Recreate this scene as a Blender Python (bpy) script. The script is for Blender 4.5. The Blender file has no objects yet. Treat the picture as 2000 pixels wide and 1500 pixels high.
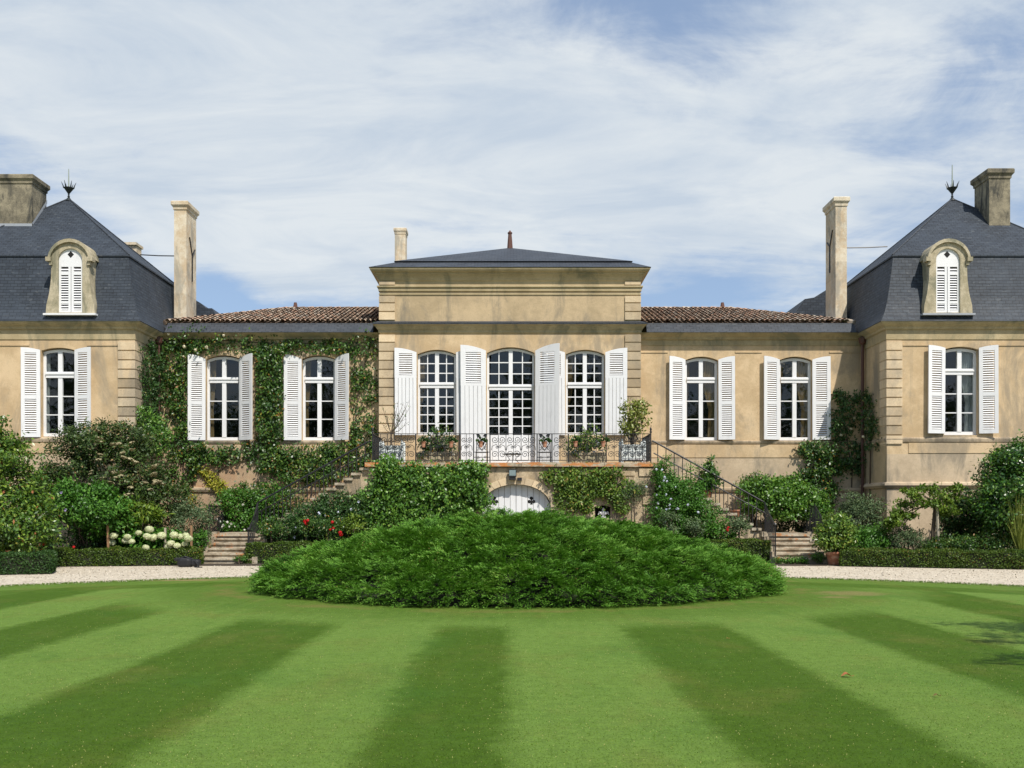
import bpy, math, random
import numpy as np
from mathutils import Vector
R = math.radians
sc = bpy.context.scene
COL = sc.collection
rng = np.random.default_rng(7)
random.seed(7)

# ------------------------------------------------------------------ survey constants (photo -> metres)
F, CX, CY, EYE = 1944.4, 997.0, 1000.0, 1.65
def X(px, d): return (px - CX) * d / F
def Z(py, d): return EYE - (py - CY) * d / F
def P(px, py, d): return (X(px, d), d, Z(py, d))

# ------------------------------------------------------------------ camera, sky, sun, exposure
cam_d = bpy.data.cameras.new('camera'); cam = bpy.data.objects.new('camera', cam_d); COL.objects.link(cam)
cam.location = (0, 0, EYE); cam.rotation_euler = (R(90), 0, 0)
cam_d.sensor_width = 36; cam_d.lens = 35; cam_d.shift_x = 0.0015; cam_d.shift_y = 0.125
cam_d.clip_start = 0.1; cam_d.clip_end = 3000
sc.camera = cam
SUN_EL, SUN_AZ = 52.0, 28.0           # azimuth: degrees to the right of the camera's back
sv = Vector((math.sin(R(SUN_AZ)) * math.cos(R(SUN_EL)), -math.cos(R(SUN_AZ)) * math.cos(R(SUN_EL)), math.sin(R(SUN_EL))))
sun_d = bpy.data.lights.new('sun', 'SUN'); sun = bpy.data.objects.new('sun', sun_d); COL.objects.link(sun)
sun_d.energy = 4.1; sun_d.angle = R(0.55); sun_d.color = (1.0, 0.945, 0.85)
sun.rotation_euler = sv.to_track_quat('Z', 'Y').to_euler(); sun.location = (20, -20, 40)
sc.view_settings.view_transform = 'Standard'; sc.view_settings.look = 'None'
sc.view_settings.exposure = 0.24; sc.view_settings.gamma = 1.0

class NT:
    """small helper for building node trees"""
    def __init__(s, tree): s.t = tree; s.n = tree.nodes; s.l = tree.links
    def add(s, typ, **kw):
        nd = s.n.new(typ)
        for k, v in kw.items():
            if k.startswith('i_'):
                key = k[2:]; key = int(key) if key.isdigit() else key.replace('_', ' ')
                s.put(nd.inputs[key], v)
            else: setattr(nd, k, v)
        return nd
    def put(s, sock, v):
        if isinstance(v, bpy.types.NodeSocket): s.l.new(v, sock)
        else: sock.default_value = v
    def math(s, op, a, b=0.0, c=None, clamp=False):
        nd = s.n.new('ShaderNodeMath'); nd.operation = op; nd.use_clamp = clamp
        s.put(nd.inputs[0], a); s.put(nd.inputs[1], b)
        if c is not None: s.put(nd.inputs[2], c)
        return nd.outputs[0]
    def noise(s, vec, scale, detail=4, rough=.55, dist=0.0, out='Fac'):
        nd = s.n.new('ShaderNodeTexNoise'); s.l.new(vec, nd.inputs['Vector'])
        nd.inputs['Scale'].default_value = scale; nd.inputs['Detail'].default_value = detail
        nd.inputs['Roughness'].default_value = rough; nd.inputs['Distortion'].default_value = dist
        return nd.outputs[out]
    def map(s, vec, scale=(1, 1, 1), loc=(0, 0, 0), rot=(0, 0, 0)):
        nd = s.n.new('ShaderNodeMapping'); s.l.new(vec, nd.inputs[0])
        nd.inputs['Scale'].default_value = scale; nd.inputs['Location'].default_value = loc; nd.inputs['Rotation'].default_value = rot
        return nd.outputs[0]
    def ramp(s, fac, stops, interp='LINEAR'):
        nd = s.n.new('ShaderNodeValToRGB'); s.l.new(fac, nd.inputs[0]); cr = nd.color_ramp; cr.interpolation = interp
        stops = [(p, c if isinstance(c, (tuple, list)) else (c, c, c)) for p, c in stops]
        while len(cr.elements) < len(stops): cr.elements.new(0.5)
        for e, (p, c) in zip(cr.elements, stops): e.position = p
        for i, (p, c) in enumerate(stops): cr.elements[i].color = (c[0], c[1], c[2], 1)
        return nd.outputs[0]
    def mix(s, fac, a, b, blend='MIX'):
        nd = s.n.new('ShaderNodeMix'); nd.data_type = 'RGBA'; nd.blend_type = blend
        for sock, v in ((nd.inputs[0], fac), (nd.inputs[6], a), (nd.inputs[7], b)):
            if isinstance(v, (tuple, list)): v = (v[0], v[1], v[2], 1)
            s.put(sock, v)
        return nd.outputs[2]
    def step(s, v, lo, hi):
        nd = s.n.new('ShaderNodeMapRange'); nd.interpolation_type = 'SMOOTHSTEP'
        s.put(nd.inputs[0], v); nd.inputs[1].default_value = lo; nd.inputs[2].default_value = hi
        return nd.outputs[0]

world = bpy.data.worlds.new('World'); sc.world = world; world.use_nodes = True
w = NT(world.node_tree); w.n.clear()
sky = w.add('ShaderNodeTexSky', sky_type='NISHITA', sun_disc=False, sun_elevation=R(SUN_EL), sun_rotation=R(180 - SUN_AZ),
            altitude=50, air_density=1.0, dust_density=0.7, ozone_density=1.6)
tc = w.add('ShaderNodeTexCoord'); gen = tc.outputs['Generated']
sep = w.add('ShaderNodeSeparateXYZ'); w.l.new(gen, sep.inputs[0])
dx, dy, dz = sep.outputs
# a cloud deck: directions projected on a high plane, so the streaks foreshorten towards the horizon
den = w.math('ADD', w.math('MAXIMUM', dz, 0.0), 0.16)
cmb = w.add('ShaderNodeCombineXYZ'); w.put(cmb.inputs[0], w.math('DIVIDE', dx, den)); w.put(cmb.inputs[1], w.math('DIVIDE', dy, den))
deck = cmb.outputs[0]
big = w.noise(w.map(deck, (0.75, 0.50, 1), (3.1, 1.75, 0), (0, 0, R(24))), 1.25, 5, .52, 0.35)
wisp = w.noise(w.map(deck, (0.9, 2.6, 1), (1.3, 5.2, 0), (0, 0, R(-28))), 1.7, 8, .62, 0.8)
puff = w.noise(w.map(deck, (1, 1, 1), (8.3, 2.2, 0)), 3.4, 9, .66, 0.45)
def lobe(az, el, raz, rel, amp):
    """a wide soft bank of cloud at a compass direction (degrees right of north, degrees up)"""
    a = w.math('ARCTAN2', dx, dy)
    e = w.math('ARCSINE', dz)
    u = w.math('DIVIDE', w.math('SUBTRACT', a, R(az)), R(raz)); v = w.math('DIVIDE', w.math('SUBTRACT', e, R(el)), R(rel))
    q = w.math('ADD', w.math('MULTIPLY', u, u), w.math('MULTIPLY', v, v))
    return w.math('MULTIPLY', w.math('EXPONENT', w.math('MULTIPLY', q, -1.0)), amp)
cover = w.math('ADD', w.math('MULTIPLY', big, 0.70), w.math('ADD', w.math('MULTIPLY', wisp, 0.46), w.math('MULTIPLY', puff, 0.52)))
for L in ((-9, 20, 17, 7, .30), (-22, 25, 9, 6, .12), (-15, 14.5, 7, 3, .24), (3, 19, 8, 3, .14), (18, 17, 12, 4.5, .20), (24, 26, 6, 5, .20), (15, 25, 5, 3, .08),
          (8, 27, 9, 3, -.10), (-16.5, 11.3, 1.6, 2.4, -.34), (11, 11.6, 5, 2.2, -.26), (-25, 16, 6, 3, -.04), (9, 22.5, 6, 2.5, -.10), (-13, 28.5, 5, 2.0, -.10)):
    cover = w.math('ADD', cover, lobe(*L))
dens = w.step(cover, 0.73, 1.03)
shade = w.noise(w.map(deck, (0.9, 1.7, 1), (5, 1, 0), (0, 0, R(-18))), 2.2, 8, .62, .5)
cloudcol = w.ramp(shade, [(.36, (5.0, 5.7, 6.5)), (.60, (6.6, 7.0, 7.25))])
skyblue = w.mix(1.0, sky.outputs[0], (1.04, 1.10, 1.18), 'MULTIPLY')
thin = w.mix(0.50, skyblue, (3.4, 4.4, 6.0))
skymix = w.mix(w.math('MULTIPLY', dens, 0.92), thin, cloudcol)
bg = w.add('ShaderNodeBackground'); w.l.new(skymix, bg.inputs[0]); bg.inputs[1].default_value = 0.10
wo = w.add('ShaderNodeOutputWorld'); w.l.new(bg.outputs[0], wo.inputs[0])

# ------------------------------------------------------------------ object helpers
WPOS = {}
def tag(o, label=None, cat=None, group=None, kind=None):
    if label: o['label'] = label
    if cat: o['category'] = cat
    if group: o['group'] = group
    if kind: o['kind'] = kind
    return o
def thing(name, label, cat, loc=(0, 0, 0), group=None):
    o = bpy.data.objects.new(name, None); COL.objects.link(o); o.location = loc; o.empty_display_size = 0.2
    WPOS[o.name] = Vector(loc); return tag(o, label, cat, group)
def link(name, me, parent=None, loc=None):
    """link a mesh; loc is a world position when the mesh is local, None when the mesh is in the parent's own space"""
    o = bpy.data.objects.new(name, me); COL.objects.link(o)
    if loc is not None:
        o.location = Vector(loc) - (WPOS.get(parent.name, Vector()) if parent else Vector())
    if parent: o.parent = parent
    WPOS[o.name] = Vector(loc) if loc is not None else (WPOS.get(parent.name, Vector()) if parent else Vector())
    return o
def dup(o, parent=None, loc=None, rot=None, scale=None):
    c = o.copy(); COL.objects.link(c); c.parent = parent
    if loc is not None:
        c.location = Vector(loc) - (WPOS.get(parent.name, Vector()) if parent else Vector())
    if rot is not None: c.rotation_euler = rot
    if scale is not None: c.scale = (scale,) * 3
    for ch in o.children: dup(ch, c)
    return c

class MB:
    def __init__(s): s.v = []; s.f = []; s.r = []
    def face(s, pts, rnd=0.5):
        b = len(s.v); s.v += [tuple(p) for p in pts]; s.f.append(tuple(range(b, b + len(pts)))); s.r.append(rnd)
    def box(s, x0, x1, y0, y1, z0, z1, rnd=0.5):
        if x0 > x1: x0, x1 = x1, x0
        b = len(s.v)
        s.v += [(x0, y0, z0), (x1, y0, z0), (x1, y1, z0), (x0, y1, z0), (x0, y0, z1), (x1, y0, z1), (x1, y1, z1), (x0, y1, z1)]
        for q in ((0, 3, 2, 1), (4, 5, 6, 7), (0, 1, 5, 4), (1, 2, 6, 5), (2, 3, 7, 6), (3, 0, 4, 7)):
            s.f.append(tuple(b + i for i in q)); s.r.append(rnd)
    def prism_xz(s, poly, y0, y1, rnd=0.5):
        n = len(poly); b = len(s.v)
        s.v += [(p[0], y0, p[1]) for p in poly] + [(p[0], y1, p[1]) for p in poly]
        s.f.append(tuple(b + i for i in range(n))); s.f.append(tuple(b + n + i for i in reversed(range(n)))); s.r += [rnd, rnd]
        for i in range(n):
            j = (i + 1) % n; s.f.append((b + j, b + i, b + n + i, b + n + j)); s.r.append(rnd)
    def tube(s, pts, r, n=5, rnd=0.5, cap=True):
        pts = [Vector(p) for p in pts]; rs = r if isinstance(r, (list, tuple)) else [r] * len(pts)
        b = len(s.v); up = Vector((0, 0, 1))
        for i, p in enumerate(pts):
            t = (pts[min(i + 1, len(pts) - 1)] - pts[max(i - 1, 0)])
            t = t.normalized() if t.length > 1e-9 else Vector((0, 0, 1))
            a = Vector((0, 1, 0)) if abs(t.y) < .9 else up
            u = t.cross(a).normalized(); v = t.cross(u)
            for k in range(n):
                q = 2 * math.pi * k / n + math.pi / n; s.v.append(tuple(p + (u * math.cos(q) + v * math.sin(q)) * rs[i]))
        for i in range(len(pts) - 1):
            for k in range(n):
                s.f.append((b + i * n + k, b + i * n + (k + 1) % n, b + (i + 1) * n + (k + 1) % n, b + (i + 1) * n + k)); s.r.append(rnd)
        if cap:
            s.f.append(tuple(b + k for k in reversed(range(n)))); e = b + (len(pts) - 1) * n
            s.f.append(tuple(e + k for k in range(n))); s.r += [rnd, rnd]
    def lathe(s, prof, c=(0, 0, 0), n=20, rnd=0.5):
        b = len(s.v)
        for (r, z) in prof:
            for k in range(n):
                q = 2 * math.pi * k / n; s.v.append((c[0] + r * math.cos(q), c[1] + r * math.sin(q), c[2] + z))
        for i in range(len(prof) - 1):
            for k in range(n):
                s.f.append((b + i * n + k, b + i * n + (k + 1) % n, b + (i + 1) * n + (k + 1) % n, b + (i + 1) * n + k)); s.r.append(rnd)
    def ring(s, prof, x0, x1, y0, y1, rnd=0.5, back=False):
        """moulding of profile [(out, z)] along left side, front and right side (and back) of a block"""
        for (o0, z0), (o1, z1) in zip(prof[:-1], prof[1:]):
            a = [(x0 - o0, y1 + (o0 if back else 0), z0), (x0 - o0, y0 - o0, z0), (x1 + o0, y0 - o0, z0), (x1 + o0, y1 + (o0 if back else 0), z0)]
            c = [(x0 - o1, y1 + (o1 if back else 0), z1), (x0 - o1, y0 - o1, z1), (x1 + o1, y0 - o1, z1), (x1 + o1, y1 + (o1 if back else 0), z1)]
            for i in range(4 if back else 3):
                j = (i + 1) % 4; s.face([a[i], a[j], c[j], c[i]], rnd)
    def mesh(s, name, mat, off=Vector((0, 0, 0)), smooth=False):
        me = bpy.data.meshes.new(name)
        me.from_pydata([(v[0] - off[0], v[1] - off[1], v[2] - off[2]) for v in s.v], [], s.f)
        me.update()
        uv = me.uv_layers.new(name='UVMap'); up = Vector((0, 0, 1))
        dat = [0.0] * (2 * len(me.loops))
        for p in me.polygons:
            n = p.normal; t = up.cross(n)
            t = t.normalized() if t.length > 1e-3 else Vector((1, 0, 0))
            bt = n.cross(t)
            if bt.z < 0: bt = -bt
            for li in p.loop_indices:
                co = Vector(s.v[me.loops[li].vertex_index]); dat[2 * li] = co.dot(t); dat[2 * li + 1] = co.dot(bt)
        uv.data.foreach_set('uv', dat)
        at = me.attributes.new('rnd', 'FLOAT', 'FACE'); at.data.foreach_set('value', s.r)
        if smooth: me.polygons.foreach_set('use_smooth', [True] * len(me.polygons))
        if mat: me.materials.append(mat)
        return me
    def build(s, name, mat, parent=None, loc=None, local=False, smooth=False):
        if local or loc is not None or parent is None:
            return link(name, s.mesh(name, mat, smooth=smooth), parent, loc)
        return link(name, s.mesh(name, mat, WPOS[parent.name], smooth=smooth), parent)

# ------------------------------------------------------------------ materials
def mat(name):
    m = bpy.data.materials.new(name); m.use_nodes = True; t = NT(m.node_tree); t.n.clear()
    out = t.add('ShaderNodeOutputMaterial'); b = t.add('ShaderNodeBsdfPrincipled'); t.l.new(b.outputs[0], out.inputs[0])
    t.bsdf = b; t.out = out
    return m, t
def coords(t):
    c = t.add('ShaderNodeTexCoord'); return c.outputs['Object'], c.outputs['UV']
def bump(t, h, strength=.3, dist=.02):
    b = t.add('ShaderNodeBump'); t.put(b.inputs['Height'], h); b.inputs['Strength'].default_value = strength; b.inputs['Distance'].default_value = dist
    t.l.new(b.outputs[0], t.bsdf.inputs['Normal'])
def rnd_attr(t):
    a = t.add('ShaderNodeAttribute'); a.attribute_name = 'rnd'; return a.outputs['Fac']

def stone_mat(name, light, dark, grey, stain=.5, speck=.35, bumps=.35, sc_=1.0):
    m, t = mat(name); ob0, uv = coords(t); ob = t.map(ob0, (sc_, sc_, sc_))
    a = t.math('ADD', t.math('MULTIPLY', t.noise(ob, .45, 6, .65, .4), .6), t.math('MULTIPLY', t.noise(ob, 2.3, 6, .7, .3), .4))
    c = t.mix(t.step(a, .40, .60), light, dark)
    g = t.noise(t.map(ob, (1, 1, .35), (4, 0, 2)), .8, 7, .68, .6)
    c = t.mix(t.math('MULTIPLY', t.step(g, .47, .64), stain), c, grey)
    st = t.noise(t.map(ob, (5, 5, .25)), 1.0, 5, .6)
    c = t.mix(t.math('MULTIPLY', t.step(st, .58, .75), stain * .5), c, grey)
    sp = t.noise(ob, 22, 4, .7)
    c = t.mix(t.math('MULTIPLY', t.step(sp, .54, .70), speck), c, tuple(v * .55 for v in dark))
    if 'plinth' in name or 'reddish' in name:
        zz = t.add('ShaderNodeSeparateXYZ'); t.l.new(ob0, zz.inputs[0]); drip = t.noise(t.map(ob, (2.2, 2.2, .35)), 1.4, 6, .7)
        under = t.math('MULTIPLY', t.step(zz.outputs[2], 3.5, 4.6), t.step(drip, .40, .62))
        c = t.mix(t.math('MULTIPLY', under, .8), c, (.12, .10, .08))
    rv = t.ramp(rnd_attr(t), [(0, .72), (1, 1.28)])
    c = t.mix(1.0, c, rv, 'MULTIPLY')
    t.put(t.bsdf.inputs['Base Color'], c); t.bsdf.inputs['Roughness'].default_value = .92
    t.bsdf.inputs['Specular IOR Level'].default_value = .15
    bump(t, t.math('ADD', t.noise(ob, 14, 6, .7), t.math('MULTIPLY', t.noise(ob, 2.2, 4), .6)), bumps, .02)
    return m
M = {}
M['wall'] = stone_mat('limewashed_stone', (.645, .488, .305), (.50, .365, .215), (.31, .255, .185), .82, .40)
M['wall_grey'] = stone_mat('weathered_render', (.55, .42, .262), (.41, .315, .195), (.24, .205, .155), .95, .45)
M['wall_low'] = stone_mat('plinth_render', (.60, .475, .33), (.46, .36, .245), (.27, .23, .175), .90, .42)
M['wall_brickish'] = stone_mat('reddish_render', (.50, .37, .235), (.42, .255, .155), (.28, .23, .17), .6, .35)
M['quoin'] = stone_mat('quoin_stone', (.63, .505, .34), (.52, .40, .26), (.34, .285, .215), .75, .5)
M['cornice'] = stone_mat('cornice_stone', (.50, .405, .25), (.38, .305, .18), (.22, .205, .135), .9, .45)
M['chimney_pale'] = stone_mat('pale_chimney_stone', (.72, .64, .50), (.58, .45, .30), (.36, .33, .27), .85, .40, .6, 2.4)
M['chimney_grey'] = stone_mat('lichen_chimney_stone', (.33, .285, .20), (.17, .15, .11), (.075, .072, .062), 1.0, .7, .8, 2.4)
M['dormer_stone'] = stone_mat('dormer_stone', (.54, .47, .34), (.36, .31, .205), (.20, .195, .135), .90, .55, .6, 2.2)
M['rubble'] = stone_mat('terrace_stone', (.60, .485, .33), (.38, .29, .185), (.17, .145, .11), .95, .6, 1.0, 2.0)

def step_stone():
    m, t = mat('step_stone'); ob, uv = coords(t)
    a = t.noise(ob, 2.5, 7, .7, .4)
    c = t.ramp(a, [(.30, (.10, .085, .06)), (.46, (.34, .28, .20)), (.60, (.50, .44, .34)), (.75, (.60, .55, .45))])
    o = t.noise(t.map(ob, (1, 1, 1), (3, 7, 1)), 3.0, 6, .7)
    c = t.mix(t.math('MULTIPLY', t.step(o, .56, .66), .85), c, (.50, .19, .05))
    t.put(t.bsdf.inputs['Base Color'], c); t.bsdf.inputs['Roughness'].default_value = .95
    bump(t, t.noise(ob, 12, 7, .75), .8, .03)
    return m
M['steps'] = step_stone()
def lichen_stone():
    m, t = mat('lichen_coping'); ob, uv = coords(t)
    a = t.noise(ob, 3.5, 7, .7, .3)
    c = t.ramp(a, [(.32, (.16, .14, .10)), (.5, (.42, .35, .25)), (.7, (.55, .48, .38))])
    o = t.noise(t.map(ob, (.55, 2, 2), (2.3, 0, 0)), 2.4, 7, .7, .3)
    c = t.mix(t.math('MULTIPLY', t.step(o, .47, .55), .85), c, (.55, .20, .045))
    t.put(t.bsdf.inputs['Base Color'], c); t.bsdf.inputs['Roughness'].default_value = .95
    bump(t, t.noise(ob, 16, 7, .75), .7, .03); return m
M['coping'] = lichen_stone()

def slate_mat(name, c1, c2, rough=.42):
    m, t = mat(name); ob, uv = coords(t)
    b = t.add('ShaderNodeTexBrick', offset=.5, i_Scale=1.0); t.l.new(uv, b.inputs['Vector'])
    b.inputs['Color1'].default_value = (*c1, 1); b.inputs['Color2'].default_value = (*c2, 1); b.inputs['Mortar'].default_value = (.008, .009, .011, 1)
    b.inputs['Brick Width'].default_value = .24; b.inputs['Row Height'].default_value = .115
    b.inputs['Mortar Size'].default_value = .008; b.inputs['Bias'].default_value = -.1
    c = t.mix(t.math('MULTIPLY', t.step(t.noise(ob, .9, 5, .6), .4, .7), .35), b.outputs[0], tuple(v * 1.9 for v in c1))
    dk = t.noise(t.map(uv, (3.5, 8.7, 1)), 1.0, 2, .5)
    c = t.mix(t.math('MULTIPLY', t.step(dk, .62, .68), .55), c, (.012, .014, .018))
    c = t.mix(t.math('MULTIPLY', t.step(t.noise(t.map(uv, (4.17, 8.7, 1), (7, 3, 0)), 1.0, 1, .5), .66, .72), .5), c, (.10, .11, .12))
    t.put(t.bsdf.inputs['Base Color'], c)
    rr = t.math('ADD', t.math('MULTIPLY', t.noise(t.map(uv, (4, 8, 1)), 1, 2), .25), rough - .12)
    t.put(t.bsdf.inputs['Roughness'], rr); t.bsdf.inputs['Specular IOR Level'].default_value = .32
    # each course tilts out a little at its lower edge
    sepu = t.add('ShaderNodeSeparateXYZ'); t.l.new(uv, sepu.inputs[0])
    fr = t.math('FRACT', t.math('DIVIDE', sepu.outputs[1], .115))
    h = t.math('ADD', t.math('MULTIPLY', t.math('SUBTRACT', 1.0, fr), .5), t.math('MULTIPLY', t.noise(t.map(uv, (4.2, 8.7, 1)), 1, 3), .8))
    bump(t, h, .35, .012); return m
M['slate'] = slate_mat('blue_slate', (.029, .037, .050), (.046, .057, .073), .62)
M['slate_flat'] = slate_mat('weathered_slate', (.040, .047, .058), (.066, .071, .082), .58)

def tile_mat():
    m, t = mat('canal_tile'); ob, uv = coords(t)
    c = t.ramp(rnd_attr(t), [(0, (.16, .12, .09)), (.25, (.32, .22, .155)), (.5, (.42, .29, .20)), (.72, (.46, .26, .17)), (.86, (.52, .43, .33)), (1, (.28, .23, .19))])
    c = t.mix(t.math('MULTIPLY', t.step(t.noise(ob, 5, 6, .7), .46, .68), .5), c, (.14, .125, .105))
    t.put(t.bsdf.inputs['Base Color'], c); t.bsdf.inputs['Roughness'].default_value = .95
    bump(t, t.noise(ob, 20, 5), .5, .02); return m
M['tile'] = tile_mat()

def paint_mat(name, col, rough=.5, dirt=.25):
    m, t = mat(name); ob, uv = coords(t)
    d = t.noise(t.map(ob, (2, 2, .7)), 2.2, 7, .65)
    c = t.mix(t.math('MULTIPLY', t.step(d, .50, .78), dirt), col, tuple(v * .62 for v in col))
    c = t.mix(1.0, c, t.ramp(rnd_attr(t), [(0, .86), (.5, 1.0), (1, 1.0)]), 'MULTIPLY')
    t.put(t.bsdf.inputs['Base Color'], c); t.bsdf.inputs['Roughness'].default_value = rough
    bump(t, t.noise(t.map(ob, (9, 9, 2)), 3, 4), .12, .01); return m
M['white'] = paint_mat('white_paint', (.77, .77, .78), .55, .34)
M['planter_white'] = paint_mat('weathered_white_paint', (.66, .70, .70), .7, .5)
M['iron'] = paint_mat('black_iron', (.016, .016, .018), .45, .1)
M['rust'] = paint_mat('rusty_iron', (.115, .05, .035), .75, .5)
M['pipe'] = paint_mat('brown_downpipe', (.085, .035, .025), .5, .3)
M['lead'] = paint_mat('lead_flashing', (.34, .36, .39), .45, .4)
M['dark'] = paint_mat('hole_shade', (.010, .010, .010), .9, .1)  # flat black that stands for the shade inside holes and openings
M['wood'] = paint_mat('stake_wood', (.30, .17, .085), .85, .5)
M['wood_pale'] = paint_mat('pale_stake_wood', (.38, .33, .25), .85, .5)
M['bark'] = paint_mat('bark', (.095, .070, .048), .95, .6)
M['bag'] = paint_mat('black_nylon', (.012, .012, .014), .6, .1)
M['room'] = paint_mat('room_dimness', (.05, .04, .03), .9, .2)  # near-black walls: the dimness of the rooms is put into the colour
M['curtain'] = paint_mat('gold_curtain', (.40, .29, .14), .9, .3)
M['sheer'] = paint_mat('white_curtain', (.50, .52, .53), .9, .2)
M['lens'] = paint_mat('lamp_lens', (.20, .26, .27), .08, .1)
M['copper'] = paint_mat('verdigris_metal', (.012, .018, .018), .5, .1)
M['rod_metal'] = paint_mat('pale_rod', (.30, .34, .28), .5, .3)
def terracotta():
    m, t = mat('terracotta'); ob, uv = coords(t)
    c = t.ramp(t.noise(t.map(ob, (2, 2, 3)), 2.6, 6, .65, .4), [(.32, (.30, .12, .065)), (.52, (.40, .175, .10)), (.68, (.55, .38, .27))])
    t.put(t.bsdf.inputs['Base Color'], c); t.bsdf.inputs['Roughness'].default_value = .9
    bump(t, t.noise(ob, 15, 5), .3, .01); return m
M['terracotta'] = terracotta()

def glass_mat():
    m = bpy.data.materials.new('window_glass'); m.use_nodes = True; t = NT(m.node_tree); t.n.clear()
    out = t.add('ShaderNodeOutputMaterial'); tr = t.add('ShaderNodeBsdfTransparent'); gl = t.add('ShaderNodeBsdfGlossy')
    tr.inputs[0].default_value = (.80, .84, .82, 1); gl.inputs['Roughness'].default_value = .02
    lw_ = t.add('ShaderNodeLayerWeight'); fr_ = t.math('ADD', .075, t.math('MULTIPLY', t.math('POWER', lw_.outputs['Facing'], 5.0), .8))
    ob = t.add('ShaderNodeTexCoord').outputs['Object']
    bp = t.add('ShaderNodeBump'); t.put(bp.inputs['Height'], t.noise(ob, 1.6, 2)); bp.inputs['Strength'].default_value = .06; bp.inputs['Distance'].default_value = .05
    t.l.new(bp.outputs[0], gl.inputs['Normal'])
    mx = t.add('ShaderNodeMixShader'); t.put(mx.inputs[0], fr_); t.l.new(tr.outputs[0], mx.inputs[1]); t.l.new(gl.outputs[0], mx.inputs[2])
    t.l.new(mx.outputs[0], out.inputs[0]); return m
M['glass'] = glass_mat()

def leaf_mat(name, stops, transl=.28, rough=.45, spec=.4):
    m, t = mat(name); transl *= .7
    if 'petal' not in name and 'juniper' not in name and 'leaf' != name[-4:]: stops = [(p, (c[0] * 1.40, c[1] * 1.32, c[2] * 1.10)) for p, c in stops]
    c = t.ramp(rnd_attr(t), stops)
    t.put(t.bsdf.inputs['Base Color'], c); t.bsdf.inputs['Roughness'].default_value = rough; t.bsdf.inputs['Specular IOR Level'].default_value = spec
    tl = t.add('ShaderNodeBsdfTranslucent'); t.put(tl.inputs[0], t.mix(1.0, c, (1.25, 1.25, .6), 'MULTIPLY'))
    mx = t.add('ShaderNodeMixShader'); mx.inputs[0].default_value = transl
    t.l.new(t.bsdf.outputs[0], mx.inputs[1]); t.l.new(tl.outputs[0], mx.inputs[2]); t.l.new(mx.outputs[0], t.out.inputs[0])
    return m
M['lf_juniper'] = leaf_mat('juniper_needles', [(0, (.042, .118, .012)), (.5, (.092, .222, .022)), (.85, (.150, .310, .040)), (.975, (.18, .29, .05)), (1, (.24, .15, .05))], .22, .6, .2)
M['lf_box'] = leaf_mat('box_leaves', [(0, (.022, .050, .006)), (.55, (.050, .092, .011)), (.88, (.085, .125, .018)), (.95, (.15, .11, .03)), (1, (.20, .12, .04))], .2, .5, .3)
M['lf_box_dark'] = leaf_mat('box_leaves_deep', [(0, (.014, .042, .012)), (.6, (.028, .07, .016)), (1, (.05, .10, .02))], .2, .5, .3)
M['lf_rose'] = leaf_mat('climber_leaves', [(0, (.015, .042, .010)), (.5, (.032, .085, .016)), (.82, (.065, .135, .022)), (.95, (.14, .20, .035)), (1, (.22, .12, .03))], .25, .4, .5)
M['lf_ivy'] = leaf_mat('bright_climber_leaves', [(0, (.025, .075, .012)), (.5, (.055, .14, .020)), (.85, (.10, .21, .03)), (1, (.17, .27, .05))], .28, .4, .45)
M['lf_olive'] = leaf_mat('reddish_climber_leaves', [(0, (.032, .068, .012)), (.5, (.072, .138, .022)), (.85, (.12, .19, .032)), (.95, (.18, .13, .035)), (1, (.22, .20, .06))], .28, .45, .35)
M['lf_vib'] = leaf_mat('dull_shrub_leaves', [(0, (.014, .030, .008)), (.55, (.028, .062, .012)), (.90, (.060, .100, .020)), (.96, (.13, .10, .05)), (1, (.28, .20, .11))], .15, .5, .4)
M['lf_camellia'] = leaf_mat('glossy_shrub_leaves', [(0, (.024, .064, .011)), (.5, (.056, .125, .018)), (.82, (.12, .20, .028)), (.985, (.20, .26, .045)), (1, (.26, .11, .05))], .22, .35, .5)
M['lf_bright'] = leaf_mat('fresh_green_leaves', [(0, (.022, .075, .010)), (.5, (.042, .13, .016)), (1, (.085, .20, .03))], .28, .45, .35)
M['lf_laurel'] = leaf_mat('laurel_leaves', [(0, (.012, .045, .010)), (.5, (.03, .092, .014)), (.85, (.075, .165, .022)), (1, (.13, .22, .035))], .22, .3, .55)
M['lf_grey'] = leaf_mat('grey_green_leaves', [(0, (.030, .062, .030)), (.5, (.060, .10, .050)), (1, (.115, .16, .085))], .2, .55, .3)
M['lf_citrus'] = leaf_mat('citrus_leaves', [(0, (.03, .075, .012)), (.5, (.07, .145, .022)), (.85, (.14, .21, .035)), (1, (.24, .28, .07))], .25, .35, .5)
M['lf_variegated'] = leaf_mat('pale_citrus_leaves', [(0, (.06, .09, .018)), (.5, (.13, .17, .035)), (.85, (.22, .25, .07)), (1, (.36, .36, .15))], .25, .4, .45)
M['lf_yellow'] = leaf_mat('yellowing_leaves', [(0, (.12, .17, .025)), (.5, (.26, .27, .035)), (1, (.36, .32, .06))], .3, .5, .3)
M['lf_fern'] = leaf_mat('fatsia_leaves', [(0, (.04, .085, .012)), (.6, (.09, .16, .02)), (1, (.17, .22, .03))], .28, .45, .35)
M['lf_dark'] = leaf_mat('shade_climber_leaves', [(0, (.014, .04, .012)), (.6, (.028, .075, .018)), (.95, (.05, .11, .022)), (1, (.25, .25, .12))], .2, .45, .4)
M['lf_spiky'] = leaf_mat('spiky_leaves', [(0, (.09, .13, .03)), (1, (.22, .26, .07))], .25, .5, .3)
M['lf_rust'] = leaf_mat('dry_leaf', [(0, (.30, .09, .04)), (1, (.42, .16, .07))], .2, .7, .2)
M['lf_brown'] = leaf_mat('brown_leaf', [(0, (.12, .085, .035)), (1, (.2, .13, .05))], .2, .7, .2)
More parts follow.
